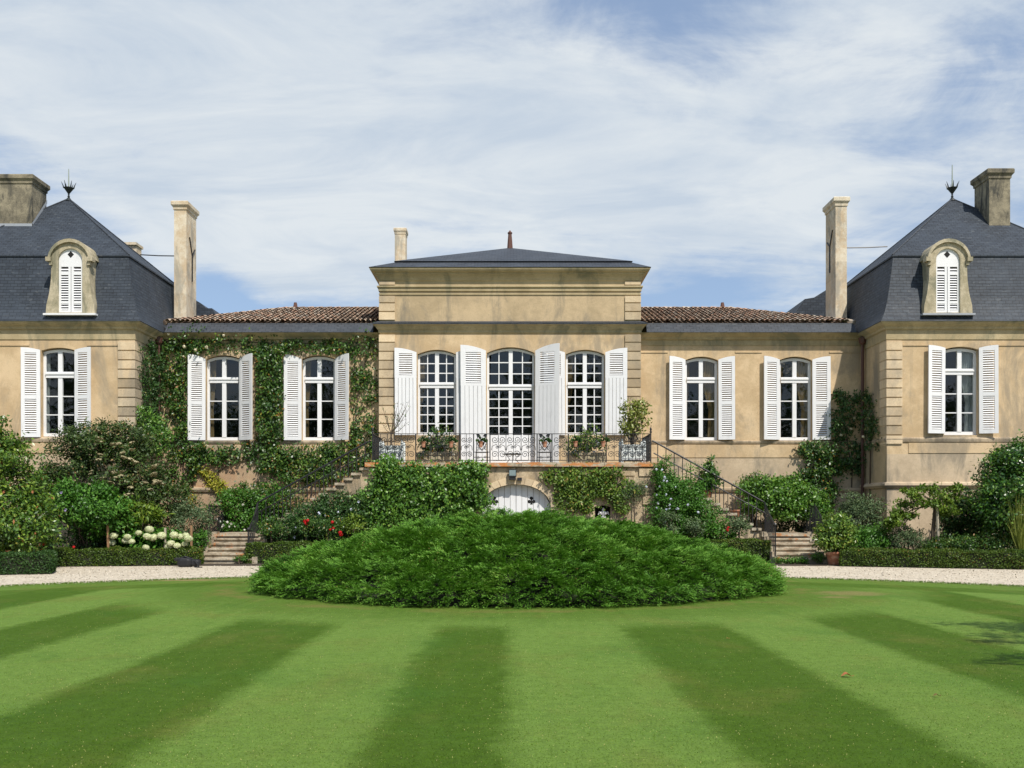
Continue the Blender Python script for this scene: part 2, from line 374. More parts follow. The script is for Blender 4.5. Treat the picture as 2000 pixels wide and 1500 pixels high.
M['pt_cream'] = leaf_mat('cream_petals', [(0, (.42, .48, .24)), (.5, (.62, .64, .40)), (1, (.74, .74, .56))], .3, .6, .2)
M['stone_chip'] = leaf_mat('chip leaf', [(0, (.16, .12, .08)), (.2, (.36, .30, .22)), (.6, (.58, .50, .40)), (1, (.72, .66, .56))], 0, .9, .1)
M['pt_faded'] = leaf_mat('faded_petals', [(0, (.17, .145, .075)), (.5, (.32, .275, .155)), (1, (.46, .41, .26))], .2, .7, .2)
M['pt_white'] = leaf_mat('white_petals', [(0, (.70, .70, .68)), (1, (.82, .82, .80))], .3, .6, .2)
M['pt_ivory'] = leaf_mat('ivory_petals', [(0, (.70, .62, .42)), (1, (.80, .76, .62))], .3, .6, .2)
M['pt_red'] = leaf_mat('red_petals', [(0, (.42, .004, .008)), (1, (.62, .012, .014))], .25, .55, .3)
M['pt_blue'] = leaf_mat('pale_blue_petals', [(0, (.58, .62, .80)), (1, (.74, .76, .84))], .3, .6, .2)
M['pt_violet'] = leaf_mat('violet_petals', [(0, (.38, .30, .62)), (1, (.60, .54, .78))], .3, .6, .2)
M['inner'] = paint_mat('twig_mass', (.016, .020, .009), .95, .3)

def lawn_mat():
    m, t = mat('mown_lawn'); ob, uv = coords(t)
    s = t.add('ShaderNodeSeparateXYZ'); t.l.new(ob, s.inputs[0]); x, y = s.outputs[0], s.outputs[1]
    wob = t.math('MULTIPLY', t.math('SUBTRACT', t.noise(t.map(ob, (.6, .25, 1)), 1, 3), .5), .28)
    edge = t.math('MULTIPLY', t.math('SUBTRACT', t.noise(ob, 3, 6), .5), .34)
    xx = t.math('ADD', x, t.math('ADD', wob, edge))
    x0, x1 = -16.0, 16.0
    bnd = [-14.6, -13.1, -11.6, -10.1, -8.65, -7.15, -5.75, -4.1, -2.5, -1.05, -0.02, 1.55, 3.1, 4.55, 6.1, 7.6, 9.1, 10.6, 12.1, 13.6]
    light = True; stops = [(0.0, 1.0)]
    # between -0.98 and 0.05 is a dark band
    idx = bnd.index(-1.05); light = (idx % 2 == 1)
    stops = [(0.0, 1.0 if light else 0.0)]
    for b in bnd[2:17]:
        pass
    use = bnd[3:18]; light = ((idx - 3) % 2 == 0)    # state before the first used boundary
    stops = [(0.0, 1.0 if light else 0.0)]
    for b in use:
        e = .10; stops.append(((b - e - x0) / (x1 - x0), 1.0 if light else 0.0)); light = not light
        stops.append(((b + e - x0) / (x1 - x0), 1.0 if light else 0.0))
    fx = t.math('DIVIDE', t.math('SUBTRACT', xx, x0), x1 - x0)
    stripe = t.ramp(fx, stops)
    # a mowing round the bed, and one along the far edge
    dxb = t.math('SUBTRACT', x, .1); dyb = t.math('SUBTRACT', y, 23.0)
    rb = t.math('SQRT', t.math('ADD', t.math('MULTIPLY', dxb, dxb), t.math('MULTIPLY', dyb, dyb)))
    rb = t.math('ADD', rb, edge)
    head = t.math('SUBTRACT', 1.0, t.step(rb, 8.1, 9.4))
    ring = t.ramp(t.math('DIVIDE', rb, 12.0), [(.48, .45), (.56, .40), (.62, .50), (.70, .88), (.80, .85), (.86, .6)])
    v = t.mix(head, stripe, ring)
    dyc = t.math('SUBTRACT', y, 9.3)
    rc = t.math('ADD', t.math('SQRT', t.math('ADD', t.math('MULTIPLY', x, x), t.math('MULTIPLY', dyc, dyc))), edge)
    v = t.mix(t.math('MULTIPLY', t.step(rc, 14.4, 14.8), .9), v, t.ramp(t.math('DIVIDE', rc, 18.0), [(.80, .12), (.868, .12), (.878, .62), (1, .55)]))
    strk = t.noise(t.map(ob, (7, .35, 1)), 1.0, 5, .65)
    v = t.math('ADD', v, t.math('MULTIPLY', t.math('SUBTRACT', strk, .5), .7), clamp=True)
    soft = t.math('ADD', t.math('MULTIPLY', t.noise(t.map(ob, (1, 1.4, 1), (5, 2, 0)), 1.7, 6, .65), .6), t.math('MULTIPLY', t.noise(t.map(ob, (1, 1.6, 1), (1, 8, 0)), 4.5, 5, .7), .4))
    v = t.math('ADD', v, t.math('MULTIPLY', t.math('SUBTRACT', soft, .5), 1.0), clamp=True)
    c = t.mix(v, (.054, .110, .005), (.130, .216, .036))
    tired = t.noise(t.map(ob, (1, .6, 1), (2, 3, 0)), .9, 6, .62, .4)
    c = t.mix(t.math('MULTIPLY', t.step(tired, .48, .74), .42), c, (.155, .150, .032))
    rich = t.noise(t.map(ob, (1, .7, 1), (9, 1, 0)), .7, 5, .6)
    c = t.mix(t.math('MULTIPLY', t.step(rich, .50, .72), .35), c, (.040, .125, .012))
    # worn and sun-bleached spots at known places
    for (wx, wy, rx, ry, a) in ((-8.2, 24.2, 1.5, .45, .85), (6.9, 20.2, .75, .75, .55), (6.3, 19.3, .35, .3, .5)):
        u = t.math('DIVIDE', t.math('SUBTRACT', x, wx), rx); q = t.math('DIVIDE', t.math('SUBTRACT', y, wy), ry)
        d = t.math('ADD', t.math('SQRT', t.math('ADD', t.math('MULTIPLY', u, u), t.math('MULTIPLY', q, q))), t.math('MULTIPLY', t.math('SUBTRACT', t.noise(ob, 3, 5), .5), 1.2))
        c = t.mix(t.math('MULTIPLY', t.math('SUBTRACT', 1.0, t.step(d, .4, 1.15)), a), c, (.26, .19, .085))
    band = t.math('MULTIPLY', t.math('SUBTRACT', 1.0, t.step(t.math('ABSOLUTE', t.math('SUBTRACT', rb, 6.5)), .05, .42)), t.step(t.noise(ob, 1.3, 5), .44, .64))
    c = t.mix(t.math('MULTIPLY', band, .45), c, (.20, .15, .05))
    fine = t.noise(t.map(ob, (1, .55, 1)), 55, 4, .75)
    fine2 = t.noise(ob, 190, 3, .7)
    mid = t.noise(ob, 8, 6, .75)
    k = t.math('ADD', t.math('MULTIPLY', t.math('SUBTRACT', fine, .5), 1.6), t.math('ADD', 1.0, t.math('MULTIPLY', t.math('SUBTRACT', mid, .5), 1.0)))
    kc = t.add('ShaderNodeCombineColor'); [t.put(kc.inputs[i], k) for i in range(3)]
    c = t.mix(1.0, c, kc.outputs[0], 'MULTIPLY')
    sp = t.noise(ob, 75, 3, .8)
    c = t.mix(t.math('MULTIPLY', t.step(sp, .66, .74), .5), c, (.28, .30, .12))
    t.put(t.bsdf.inputs['Base Color'], c); t.bsdf.inputs['Roughness'].default_value = .85; t.bsdf.inputs['Specular IOR Level'].default_value = .15
    bump(t, t.math('ADD', t.noise(ob, 60, 5, .75), t.noise(ob, 9, 3)), .6, .03)
    return m
M['lawn'] = lawn_mat()
M['blade'] = leaf_mat('grass_blades', [(0, (.040, .085, .006)), (.45, (.070, .135, .010)), (.55, (.09, .17, .022)), (.92, (.13, .21, .04)), (1, (.34, .34, .16))], .25, .6, .2)

def ground_mat(name, cols, scale, bs=.5, speck=None):
    m, t = mat(name); ob, uv = coords(t)
    c = t.ramp(t.noise(ob, scale, 6, .7), cols)
    if speck:
        vo = t.add('ShaderNodeTexVoronoi'); t.l.new(ob, vo.inputs['Vector']); vo.inputs['Scale'].default_value = speck
        k = t.add('ShaderNodeSeparateColor'); t.l.new(vo.outputs['Color'], k.inputs[0])
        c = t.mix(1.0, c, t.ramp(k.outputs[0], [(0, .55), (.15, .82), (.7, 1.0), (1, 1.15)]), 'MULTIPLY')
        bump(t, vo.outputs['Distance'], bs, .03)
    else: bump(t, t.noise(ob, scale * 3, 6, .7), bs, .04)
    t.put(t.bsdf.inputs['Base Color'], c); t.bsdf.inputs['Roughness'].default_value = .95
    return m
M['gravel'] = ground_mat('pale_gravel', [(.3, (.46, .385, .285)), (.5, (.60, .52, .405)), (.75, (.68, .61, .495))], 3.0, .8, 26)
M['soil'] = ground_mat('bed_soil', [(.3, (.028, .020, .013)), (.7, (.075, .055, .035))], 4.0, .8)
M['meadow'] = ground_mat('rough_grass', [(.3, (.045, .085, .018)), (.7, (.10, .15, .035))], 1.2, .6)

# ------------------------------------------------------------------ foliage helpers
def unit(a): return a / np.maximum(np.linalg.norm(a, axis=-1, keepdims=True), 1e-9)
def leaves(name, parent, C, D, N, L, W, material, g=None, fold=.18, rnd=None):
    """one mesh of folded diamond leaves: centres C, axes D, normals N, lengths L, widths W"""
    g = g or rng; n = len(C); D = unit(D); S = unit(np.cross(D, N)); N2 = unit(np.cross(S, D))
    L = (L * g.uniform(.65, 1.25, n))[:, None]; W = (W * g.uniform(.7, 1.2, n))[:, None]
    off = np.array(WPOS[parent.name]) if parent else 0
    C = C - off
    V = np.empty((n, 4, 3)); drop = N2 * W * fold
    V[:, 0] = C - D * L * .5; V[:, 1] = C + S * W * .5 - drop; V[:, 2] = C + D * L * .5 - N2 * L * .12; V[:, 3] = C - S * W * .5 - drop
    me = bpy.data.meshes.new(name); me.vertices.add(4 * n); me.vertices.foreach_set('co', V.reshape(-1))
    me.loops.add(4 * n); me.loops.foreach_set('vertex_index', np.arange(4 * n, dtype=np.int32))
    me.polygons.add(n); me.polygons.foreach_set('loop_start', np.arange(0, 4 * n, 4, dtype=np.int32))
    me.polygons.foreach_set('loop_total', np.full(n, 4, dtype=np.int32))
    at = me.attributes.new('rnd', 'FLOAT', 'FACE')
    at.data.foreach_set('value', (g.uniform(0, 1, n) if rnd is None else rnd).astype(np.float32))
    me.update(calc_edges=True); me.validate()
    me.materials.append(material)
    o = bpy.data.objects.new(name, me); COL.objects.link(o)
    if parent: o.parent = parent
    WPOS[o.name] = WPOS[parent.name] if parent else Vector()
    return o
def crown(g, c, r, n, per, cr, shell=.55, zmin=None, up=.5, out=.7):
    """clumped leaf positions through an ellipsoid's outer volume"""
    c = np.array(c, float); r = np.array(r, float)
    d = unit(g.normal(size=(n, 3)))
    lump = 1 + .14 * np.sin(d[:, 0:1] * 5 + c[0]) * np.sin(d[:, 2:3] * 6 + c[1]) + .10 * g.normal(size=(n, 1))
    f = shell + (1 - shell) * np.sqrt(g.uniform(0, 1, (n, 1)))
    cc = c + d * f * r * lump
    if zmin is not None: cc = cc[cc[:, 2] > zmin]
    k = g.integers(int(per * .5), int(per * 1.5), len(cc))
    pts = np.repeat(cc, k, axis=0); tone = np.repeat(g.uniform(-.18, .18, len(cc)), k)
    pts = pts + g.normal(size=pts.shape) * cr * np.array([1, 1, .75])
    if zmin is not None:
        keep = pts[:, 2] > zmin - .1; pts = pts[keep]; tone = tone[keep]
    o = unit((pts - c) / (r * r)); m = len(pts)
    D = unit(o * .5 + g.normal(size=(m, 3)) * .8 + np.array([0, 0, -.15])); N = unit(o * out + np.array([0, 0, up]) + g.normal(size=(m, 3)) * .45)
    rn = np.clip(g.beta(2, 2, m) + tone, 0, 1)
    return pts, D, N, rn
def px_crown(g, px, py, d, rx, ry, rd, n, per, cr, **k):
    s = d / F
    return crown(g, P(px, py, d), (rx * s, rd, ry * s), n, per, cr, **k)
def cat(*parts): return [np.concatenate(a) for a in zip(*parts)]
def limbs(g, base, tips, r0, name, parent, m=None, kink=.12):
    b = MB(); base = Vector(base)
    for tp in tips:
        tp = Vector(tp); n = 6; pts = []
        for i in range(n + 1):
            f = i / n; p = base.lerp(tp, f); p.z = base.z + (tp.z - base.z) * (f ** .85)
            j = kink * math.sin(f * math.pi); pts.append(p + Vector(g.normal(size=3)) * j * .5)
        b.tube(pts, [r0 * (1 - .8 * i / n) for i in range(n + 1)], 6)
    return b.build(name, m or M['bark'], parent, smooth=True)
def bush(name, label, px, py, d, rx, ry, rd, n, per, cr, L, W, m, seed, cat_='shrub', group=None, shell=.5, zmin=.05, stems=6, base=None, extra=None, core=True):
    g = np.random.default_rng(seed); c = P(px, py, d); s = d / F
    bz = base if base is not None else 0.0
    o = thing(name, label, cat_, (c[0], d, bz), group); per = int(per * 1.3); extra = [(*e_[:7], int(e_[7] * 1.3), e_[8]) for e_ in extra] if extra else None
    pts = px_crown(g, px, py, d, rx, ry, rd, n, per, cr, shell=shell, zmin=zmin + bz)
    if extra: pts = cat(pts, *[px_crown(g, *e, shell=shell, zmin=zmin + bz) for e in extra])
    leaves('foliage', o, pts[0], pts[1], pts[2], L, W, m, g, rnd=pts[3])
    tips = [(c[0] + g.uniform(-.6, .6) * rx * s, d + g.uniform(-.5, .5) * rd, c[2] + g.uniform(-.3, .5) * ry * s) for _ in range(stems)]
    limbs(g, (c[0], d, bz), tips, .035, 'stem', o)
    return o
def petal_mesh(name, r, n, m, flat=.6, seed=1):
    """a small double flower: overlapping petals on a dome"""
    g = np.random.default_rng(seed); d = unit(g.normal(size=(n, 3)) + np.array([0, -.5, .2])); C = d * r * np.array([1, 1, flat + .3])
    t = unit(g.normal(size=(n, 3))); t = unit(t - d * (t * d).sum(1, keepdims=True))
    o = leaves(name, None, C, t, d, r * 1.0, r * .95, m, g, fold=.05); me = o.data; bpy.data.objects.remove(o); return me
PM = {k: petal_mesh('blossom', r, n, M[mm], seed=i) for i, (k, r, n, mm) in enumerate(
    (('white', .045, 26, 'pt_white'), ('ivory', .055, 26, 'pt_ivory'), ('red', .065, 34, 'pt_red'), ('blue', .045, 16, 'pt_blue'), ('violet', .045, 16, 'pt_violet'), ('hydrangea', .12, 190, 'pt_cream'), ('faded', .085, 40, 'pt_faded')))}
def blossoms(parent, kind, spots, d, label=None, jit=.0, size=1.0, name='flower'):
    for i, (px, py) in enumerate(spots):
        o = link(name, PM[kind], parent, Vector(P(px, py, d)) + Vector((0, random.uniform(-jit, jit), 0)))
        o.rotation_euler = (random.uniform(-.5, .5), random.uniform(0, 6), random.uniform(0, 6)); s = size * random.uniform(.75, 1.25); o.scale = (s, s, s)
        if label: o['label'] = label

# ------------------------------------------------------------------ ground
b = MB(); b.face([(-900, -300, -.09), (900, -300, -.09), (900, 1500, -.09), (-900, 1500, -.09)])
tag(b.build('ground', M['meadow']), kind='structure')
b = MB(); b.face([(-26, -40, -.03), (26, -40, -.03), (26, 32.2, -.03), (-26, 32.2, -.03)])
tag(b.build('gravel_drive', M['gravel']), kind='structure')
b = MB(); b.box(-26, 26, 31.0, 37.5, -.08, -.012)
tag(b.build('flower_bed', M['soil']), kind='structure')
pts = []
for i in range(401):
    a = R(180 - 180 * i / 400); q = 17.0 + random.uniform(-.03, .03); pts.append((q * math.cos(a), 9.3 + q * math.sin(a)))
pts = [(-17, -38)] + pts + [(17, -38)]
b = MB(); b.face([(x, y, 0) for x, y in pts])
for (xa, ya), (xb, yb) in zip(pts[1:-2], pts[2:-1]): b.face([(xa, ya, 0), (xb, yb, 0), (xb, yb, -.06), (xa, ya, -.06)])
tag(b.build('lawn', M['lawn']), kind='structure')

# ------------------------------------------------------------------ the chateau
YC, YW, YP = 36.5, 36.9, 34.5
BLD = thing('chateau', 'long golden limestone country mansion with slate-roofed corner pavilions and white shutters behind the green mound', 'building', (0, 36.5, 0))
def arc(xa, xb, zs, rise, n=12):
    xc, h = (xa + xb) / 2, (xb - xa) / 2
    if rise > .5: return [(xc - h * math.cos(math.pi * i / n), zs + rise * math.sin(math.pi * i / n)) for i in range(n + 1)]
    return [(xa + (xb - xa) * i / n, zs + rise * (1 - ((xa + (xb - xa) * i / n - xc) / h) ** 2)) for i in range(n + 1)]
def facade(b, x0, x1, z0, z1, y, ops, deep=.34):
    """front wall with arched openings (xa, xb, z_bottom, z_crown, rise) and their reveals"""
    x = x0
    for (xa, xb, zb, zc, rise) in sorted(ops):
        if xa > x: b.face([(x, y, z0), (xa, y, z0), (xa, y, z1), (x, y, z1)])
        if zb > z0: b.face([(xa, y, z0), (xb, y, z0), (xb, y, zb), (xa, y, zb)])
        A = arc(xa, xb, zc - rise, rise)
        for (p, q) in zip(A[:-1], A[1:]):
            b.face([(p[0], y, p[1]), (q[0], y, q[1]), (q[0], y, z1), (p[0], y, z1)])
            b.face([(p[0], y, p[1]), (q[0], y, q[1]), (q[0], y + deep, q[1]), (p[0], y + deep, p[1])])
        zs = zc - rise
        b.face([(xa, y, zb), (xa, y + deep, zb), (xa, y + deep, zs), (xa, y, zs)]); b.face([(xb, y, zb), (xb, y + deep, zb), (xb, y + deep, zs), (xb, y, zs)])
        b.face([(xa, y, zb), (xb, y, zb), (xb, y + deep, zb), (xa, y + deep, zb)])
        x = xb
    if x < x1: b.face([(x, y, z0), (x1, y, z0), (x1, y, z1), (x, y, z1)])
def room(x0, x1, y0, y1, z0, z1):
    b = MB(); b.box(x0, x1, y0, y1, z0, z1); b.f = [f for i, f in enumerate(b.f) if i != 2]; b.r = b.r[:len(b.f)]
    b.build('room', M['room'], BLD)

def window(xa, xb, zb, zc, rise, Y, zt, style, curtain=None, door=False):
    """casement window: arched frame, mullion, transom, glazing bars; panes and curtain are its own pieces"""
    y0, y1 = Y + .15, Y + .23; b = MB(); zs = zc - rise; xc = (xa + xb) / 2
    st, mu, tr, bar = style['st'], style['mu'], style['tr'], style['bar']
    A = arc(xa, xb, zs, rise); t = st
    Ain = [(min(max(p[0], xa + .004), xb - .004), p[1] - t) for p in A]
    b.prism_xz(A + Ain[::-1], y0, y1)
    b.box(xa, xa + st, y0, y1, zb, zs - t + .02); b.box(xb - st, xb, y0, y1, zb, zs - t + .02)
    b.box(xa + st, xb - st, y0, y1, zb, zb + .11)
    zm = lambda x: zs + rise * (1 - ((x - xc) / ((xb - xa) / 2)) ** 2) - t
    b.box(xc - mu / 2, xc + mu / 2, y0 - .015, y1 - .004, zb + .11, zt); b.box(xc - mu / 2, xc + mu / 2, y0 - .015, y1 - .004, zt + tr, zm(xc) + .01)
    b.box(xa + st, xb - st, y0 - .03, y1 - .002, zt, zt + tr); b.box(xa + st - .01, xb - st + .01, y0 - .06, y0 - .031, zt + tr * .55, zt + tr * .8)
    low = zb + .11
    if door:                                             # solid white panel under the glazing
        low = door; b.box(xa + st, xb - st, y0 + .002, y1 - .006, zb + .11, low)
        for s in (-1, 1):
            xm = xc + s * (xb - xa) * .24; b.box(xm - .24, xm + .24, y0 - .02, y0 + .001, zb + .22, low - .12)
    gx0, gx1 = xa + st, xb - st
    for s in (-1, 1):
        ga, gb = (gx0, xc - mu / 2) if s < 0 else (xc + mu / 2, gx1)
        for k in range(1, style['nv']):
            x = ga + (gb - ga) * k / style['nv']; b.box(x - bar / 2, x + bar / 2, y0 + .01, y1 - .01, low, zt); b.box(x - bar / 2, x + bar / 2, y0 + .01, y1 - .01, zt + tr, zm(x) + .01)
        for k in range(1, style['nl']):
            z = low + (zt - low) * k / style['nl']; b.box(ga, gb, y0 + .012, y1 - .012, z - bar / 2, z + bar / 2)
        for k in range(1, style['nu']):
            z = zt + tr + (zc - t - zt - tr) * k / style['nu'] - .02; b.box(ga, gb, y0 + .012, y1 - .012, z - bar / 2, z + bar / 2)
    o = b.build('door' if door else 'window', M['white'], BLD)
    g = MB(); g.face([(p[0], y0 + .038, p[1]) for p in [(xa + st * .6, low - .02), (xb - st * .6, low - .02)] + [(q[0], q[1] + .01) for q in Ain[1:-1][::-1]]])
    g.build('pane', M['glass'], o)
    for (f0, f1, m_, swag) in curtain or []:
        cb = MB(); n = 26; cx0, cx1 = xa + (xb - xa) * f0, xa + (xb - xa) * f1; yy = Y + .36
        rows = [zb + .05, zb + .8, zb + 1.15, zt, zc - .05]; narrow = [.55, .5, .45, .9, 1] if swag else [1] * 5
        grid = []
        for z, nf in zip(rows, narrow):
            anchor = cx1 if f1 > .7 else cx0
            grid.append([(anchor + (cx0 + (cx1 - cx0) * i / n - anchor) * nf, yy + .045 * math.sin(i * 1.9 + z), z) for i in range(n + 1)])
        for r0, r1 in zip(grid[:-1], grid[1:]):
            for i in range(n): cb.face([r0[i], r0[i + 1], r1[i + 1], r1[i]])
        cb.build('curtain', M[m_], o)
    return o
WST = dict(st=.092, mu=.15, tr=.21, bar=.036, nv=1, nl=3, nu=1)
CST = dict(st=.080, mu=.145, tr=.21, bar=.036, nv=2, nl=5, nu=3)

def shutter(hx, side, wdt, zb, zs, rise, Y, ang, style='louvre', label=None):
    th = .045; b = MB(); h = zs - zb; tone = random.uniform(.05, .6); ang += random.uniform(-1.5, 1.5); sag = R(random.uniform(-.35, .35))
    top = lambda u: h + rise * (1 - (1 - u / wdt) ** 2) if style != 'flat' else h
    st = wdt * .20
    def prism(u0, u1, z0, z1=None, y0=-th, y1=0.0):
        n = 5 if z1 is None else 1
        us = [u0 + (u1 - u0) * i / n for i in range(n + 1)]
        poly = [(side * us[0], z0), (side * us[-1], z0)] + [(side * u, (top(u) if z1 is None else z1)) for u in us[::-1]]
        b.prism_xz(poly, y0, y1, tone)
    if style == 'plank':
        n = 6
        for i in range(n):
            prism(wdt * i / n + .006, wdt * (i + 1) / n - .006, 0, h * .69)
        prism(0, wdt, h * .69 + .001, h * .69 + .10)
        l0, l1 = h * .69 + .10, h * .985
        prism(0, st, l0 + .001); prism(wdt - st, wdt, l0 + .001); prism(st + .001, wdt - st - .001, l1 + .001)
        spans = [(l0, l1)]
        prism(.02, wdt - .02, h * .12, h * .12 + .13, 0.001, .022); prism(.02, wdt - .02, h * .55, h * .55 + .13, 0.001, .022)
    else:
        prism(0, st, 0); prism(wdt - st, wdt, 0)
        zm = h * .46
        for (a, c) in ((0, .14), (zm - .07, zm + .07)): prism(st + .001, wdt - st - .001, a, c)
        prism(st + .001, wdt - st - .001, h - .10)
        spans = [(.14, zm - .07), (zm + .07, h - .10)]
    o = b.build('shutter', M['white'], BLD, loc=(hx, Y, zb)); o.rotation_euler = (0, sag, -side * R(ang))
    s = MB()
    for (z0, z1) in spans:
        n = max(3, int(round((z1 - z0) / .078)))
        for k in range(n):
            zc_ = z0 + (z1 - z0) * (k + .5) / n; dz_ = .021; u0, u1 = side * (st - .005), side * (wdt - st + .005); jt = random.uniform(-.005, .005)
            s.face([(u0, -th + .006, zc_ - dz_ + jt), (u1, -th + .006, zc_ - dz_ - jt), (u1, -.006, zc_ + dz_ - jt), (u0, -.006, zc_ + dz_ + jt)])
            s.face([(u0, -th + .006, zc_ - dz_ + jt + .009), (u1, -th + .006, zc_ - dz_ - jt + .009), (u1, -.006, zc_ + dz_ - jt + .009), (u0, -.006, zc_ + dz_ + jt + .009)])
    s.build('louvres', M['white'], o, local=True)
    if label: o['label'] = label
    return o
def groove_quoins(name, x0, x1, y, z0, z1, pitch, side=None, depth=None):
    """rusticated corner stones standing proud of the wall, with open joints"""
    b = MB(); z = z0
    while z < z1 - .1:
        zt = min(z + pitch, z1); b.box(x0, x1, y - .055, y + .05, z + .022, zt - .022, random.uniform(0, 1))
        z = zt
    b.box(x0 + .012, x1 - .012, y - .006, y + .04, z0, z1)
    return b.build(name, M['quoin'], BLD)

# ---- central block
xL, xR = X(742, YC), X(1250, YC); ztop = Z(556, YC); zfl = 3.34; zb2 = ztop
def cz(py): return Z(py, YC)
lw = (X(815.5, YC), X(890.5, YC), cz(850), cz(683), .165); rw = (X(1105, YC), X(1180.5, YC), cz(850), cz(683), .165)
dr = (X(951, YC), X(1044, YC), zfl, cz(678), .21)
zmid = cz(636)
b = MB(); facade(b, xL, xR, 0, zmid, YC, [lw, dr, rw]); b.build('central_wall', M['wall'], BLD)
b = MB(); b.face([(xL, YC, 0), (xL, 46, 0), (xL, 46, ztop), (xL, YC, ztop)]); b.face([(xR, YC, 0), (xR, 46, 0), (xR, 46, ztop), (xR, YC, ztop)])
b.face([(xL, 46, 0), (xR, 46, 0), (xR, 46, ztop), (xL, 46, ztop)]); b.build('central_wall', M['wall'], BLD)
b = MB(); b.face([(xL, YC, zmid), (xR, YC, zmid), (xR, YC, ztop), (xL, YC, ztop)]); b.build('attic_wall', M['wall_grey'], BLD)
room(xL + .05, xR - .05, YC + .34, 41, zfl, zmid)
window(lw[0], lw[1], lw[2], lw[3] - .03, .155, YC, cz(757), CST, [(.02, .2, 'curtain', True)]); window(rw[0], rw[1], rw[2], rw[3] - .03, .155, YC, cz(757), CST, [(.02, .22, 'curtain', True)])
window(dr[0], dr[1], dr[2], dr[3] - .03, .20, YC, cz(761), CST, None, door=cz(849))
# string ledge, entablature and cornice of the central block
b = MB()
b.ring([(0, cz(652)), (.05, cz(650)), (.05, cz(646)), (.10, cz(643)), (.16, cz(638)), (.24, cz(635.5))], xL, xR, YC, 37.2); b.build('string_course', M['cornice'], BLD)
b = MB(); b.ring([(.24, cz(635.5)), (.25, cz(632.5)), (.06, cz(628)), (0, cz(627.5))], xL, xR, YC, 37.2); b.build('ledge', M['slate_flat'], BLD)
b = MB()
b.ring([(0, cz(576.5)), (.035, cz(576)), (.035, cz(573)), (.0, cz(572.8))], xL, xR, YC, 46)
b.ring([(0, cz(569)), (.05, cz(568.5)), (.05, cz(563)), (.10, cz(561.5)), (.10, cz(559)), (0, cz(557.5))], xL, xR, YC, 46)
b.build('architrave', M['cornice'], BLD)
b = MB()
b.ring([(0, cz(550)), (.04, cz(548)), (.06, Z(544, YC - .06)), (.10, Z(540, YC - .1)), (.16, Z(536, YC - .16)), (.19, Z(534.5, YC - .19)), (.19, Z(532.5, YC - .19)), (.28, Z(529.5, YC - .28)), (.33, Z(525.5, YC - .33)), (.34, Z(522, YC - .34))], xL, xR, YC, 46, back=True)
b.ring([(0, ztop), (0.0, cz(550))], xL, xR, YC, 46, back=True)
b.build('cornice', M['cornice'], BLD)
for (a, c) in ((742, 771.5), (1220.5, 1250)):
    x0, x1 = X(a, YC), X(c, YC)
    groove_quoins('quoin', x0 - (.03 if a == 742 else 0), x1 + (.03 if a != 742 else 0), YC, zfl - .1, cz(653), 17.6 / 53.3)
    groove_quoins('quoin', x0 - (.03 if a == 742 else 0), x1 + (.03 if a != 742 else 0), YC, cz(626), cz(578), 17.0 / 53.3)
    q = MB(); q.box(x0 - (.02 if a == 742 else 0), x1 + (.02 if a != 742 else 0), YC - .05, YC + .02, cz(556.5), cz(550)); q.build('quoin', M['quoin'], BLD)
# roof of the central block: low flared eaves, then a hipped pyramid
ez = Z(521.3, YC - .36); e = .36; apex = Vector((X(996, 41), 41.2, Z(484, 41.2)))
k0 = [(xL - e, YC - e, ez), (xR + e, YC - e, ez), (xR + e, 46 + e, ez), (xL - e, 46 + e, ez)]
zk = Z(511.5, 36.9)
k1 = [(xL + .55, YC + .45, zk), (xR - .3, YC + .45, zk), (xR - .3, 45.5, zk), (xL + .55, 45.5, zk)]
b = MB()
for i in range(4): b.face([k0[i], k0[(i + 1) % 4], k1[(i + 1) % 4], k1[i]])
k2 = [(p[0] + (.08 if i in (0, 3) else -.08) * -1, p[1] - .08 if i < 2 else p[1] + .08, zk + .025) for i, p in enumerate(k1)]
for i in range(4): b.face([k2[i], k2[(i + 1) % 4], apex]); b.face([k2[i], k2[(i + 1) % 4], k1[(i + 1) % 4], k1[i]])
b.face(list(reversed([(p[0], p[1], p[2] - .012) for p in k0])))
rf = b.build('hip_roof', M['slate_flat'], BLD)
b = MB(); ax, ay, az = apex; b.tube([(ax, ay, az - .1), (ax, ay, az + .3), (ax, ay, Z(457, ay))], [.13, .10, .075], 8); b.lathe([(.09, 0), (.10, .05), (.05, .10), (.001, .16)], (ax, ay, Z(457, ay)), 8); b.build('finial', M['rust'], rf)
def chimney(x0, x1, y0, y1, z0, z1, m, cap=.10, caph=.28, parent=None):
    b = MB(); hh = z1 - caph; zz = z0; 
    while zz < hh - .01:
        zt = min(zz + .62, hh); b.box(x0, x1, y0, y1, zz, zt, random.uniform(.3, .7)); zz = zt
    pr = [(0, hh), (cap * .3, hh + .02), (cap * .35, hh + caph * .3), (cap, hh + caph * .55), (cap, z1 - .03), (cap - .03, z1)]
    b.ring(pr, x0, x1, y0, y1, back=True); b.box(x0 - cap + .035, x1 + cap - .035, y0 - cap + .035, y1 + cap - .035, z1 - .04, z1 - .004)
    return b.build('chimney', m, parent or BLD)
c = chimney(X(771, 42), X(792, 42), 42, 42.6, 10.5, Z(445, 42), M['chimney_pale'], .05, .28, rf)

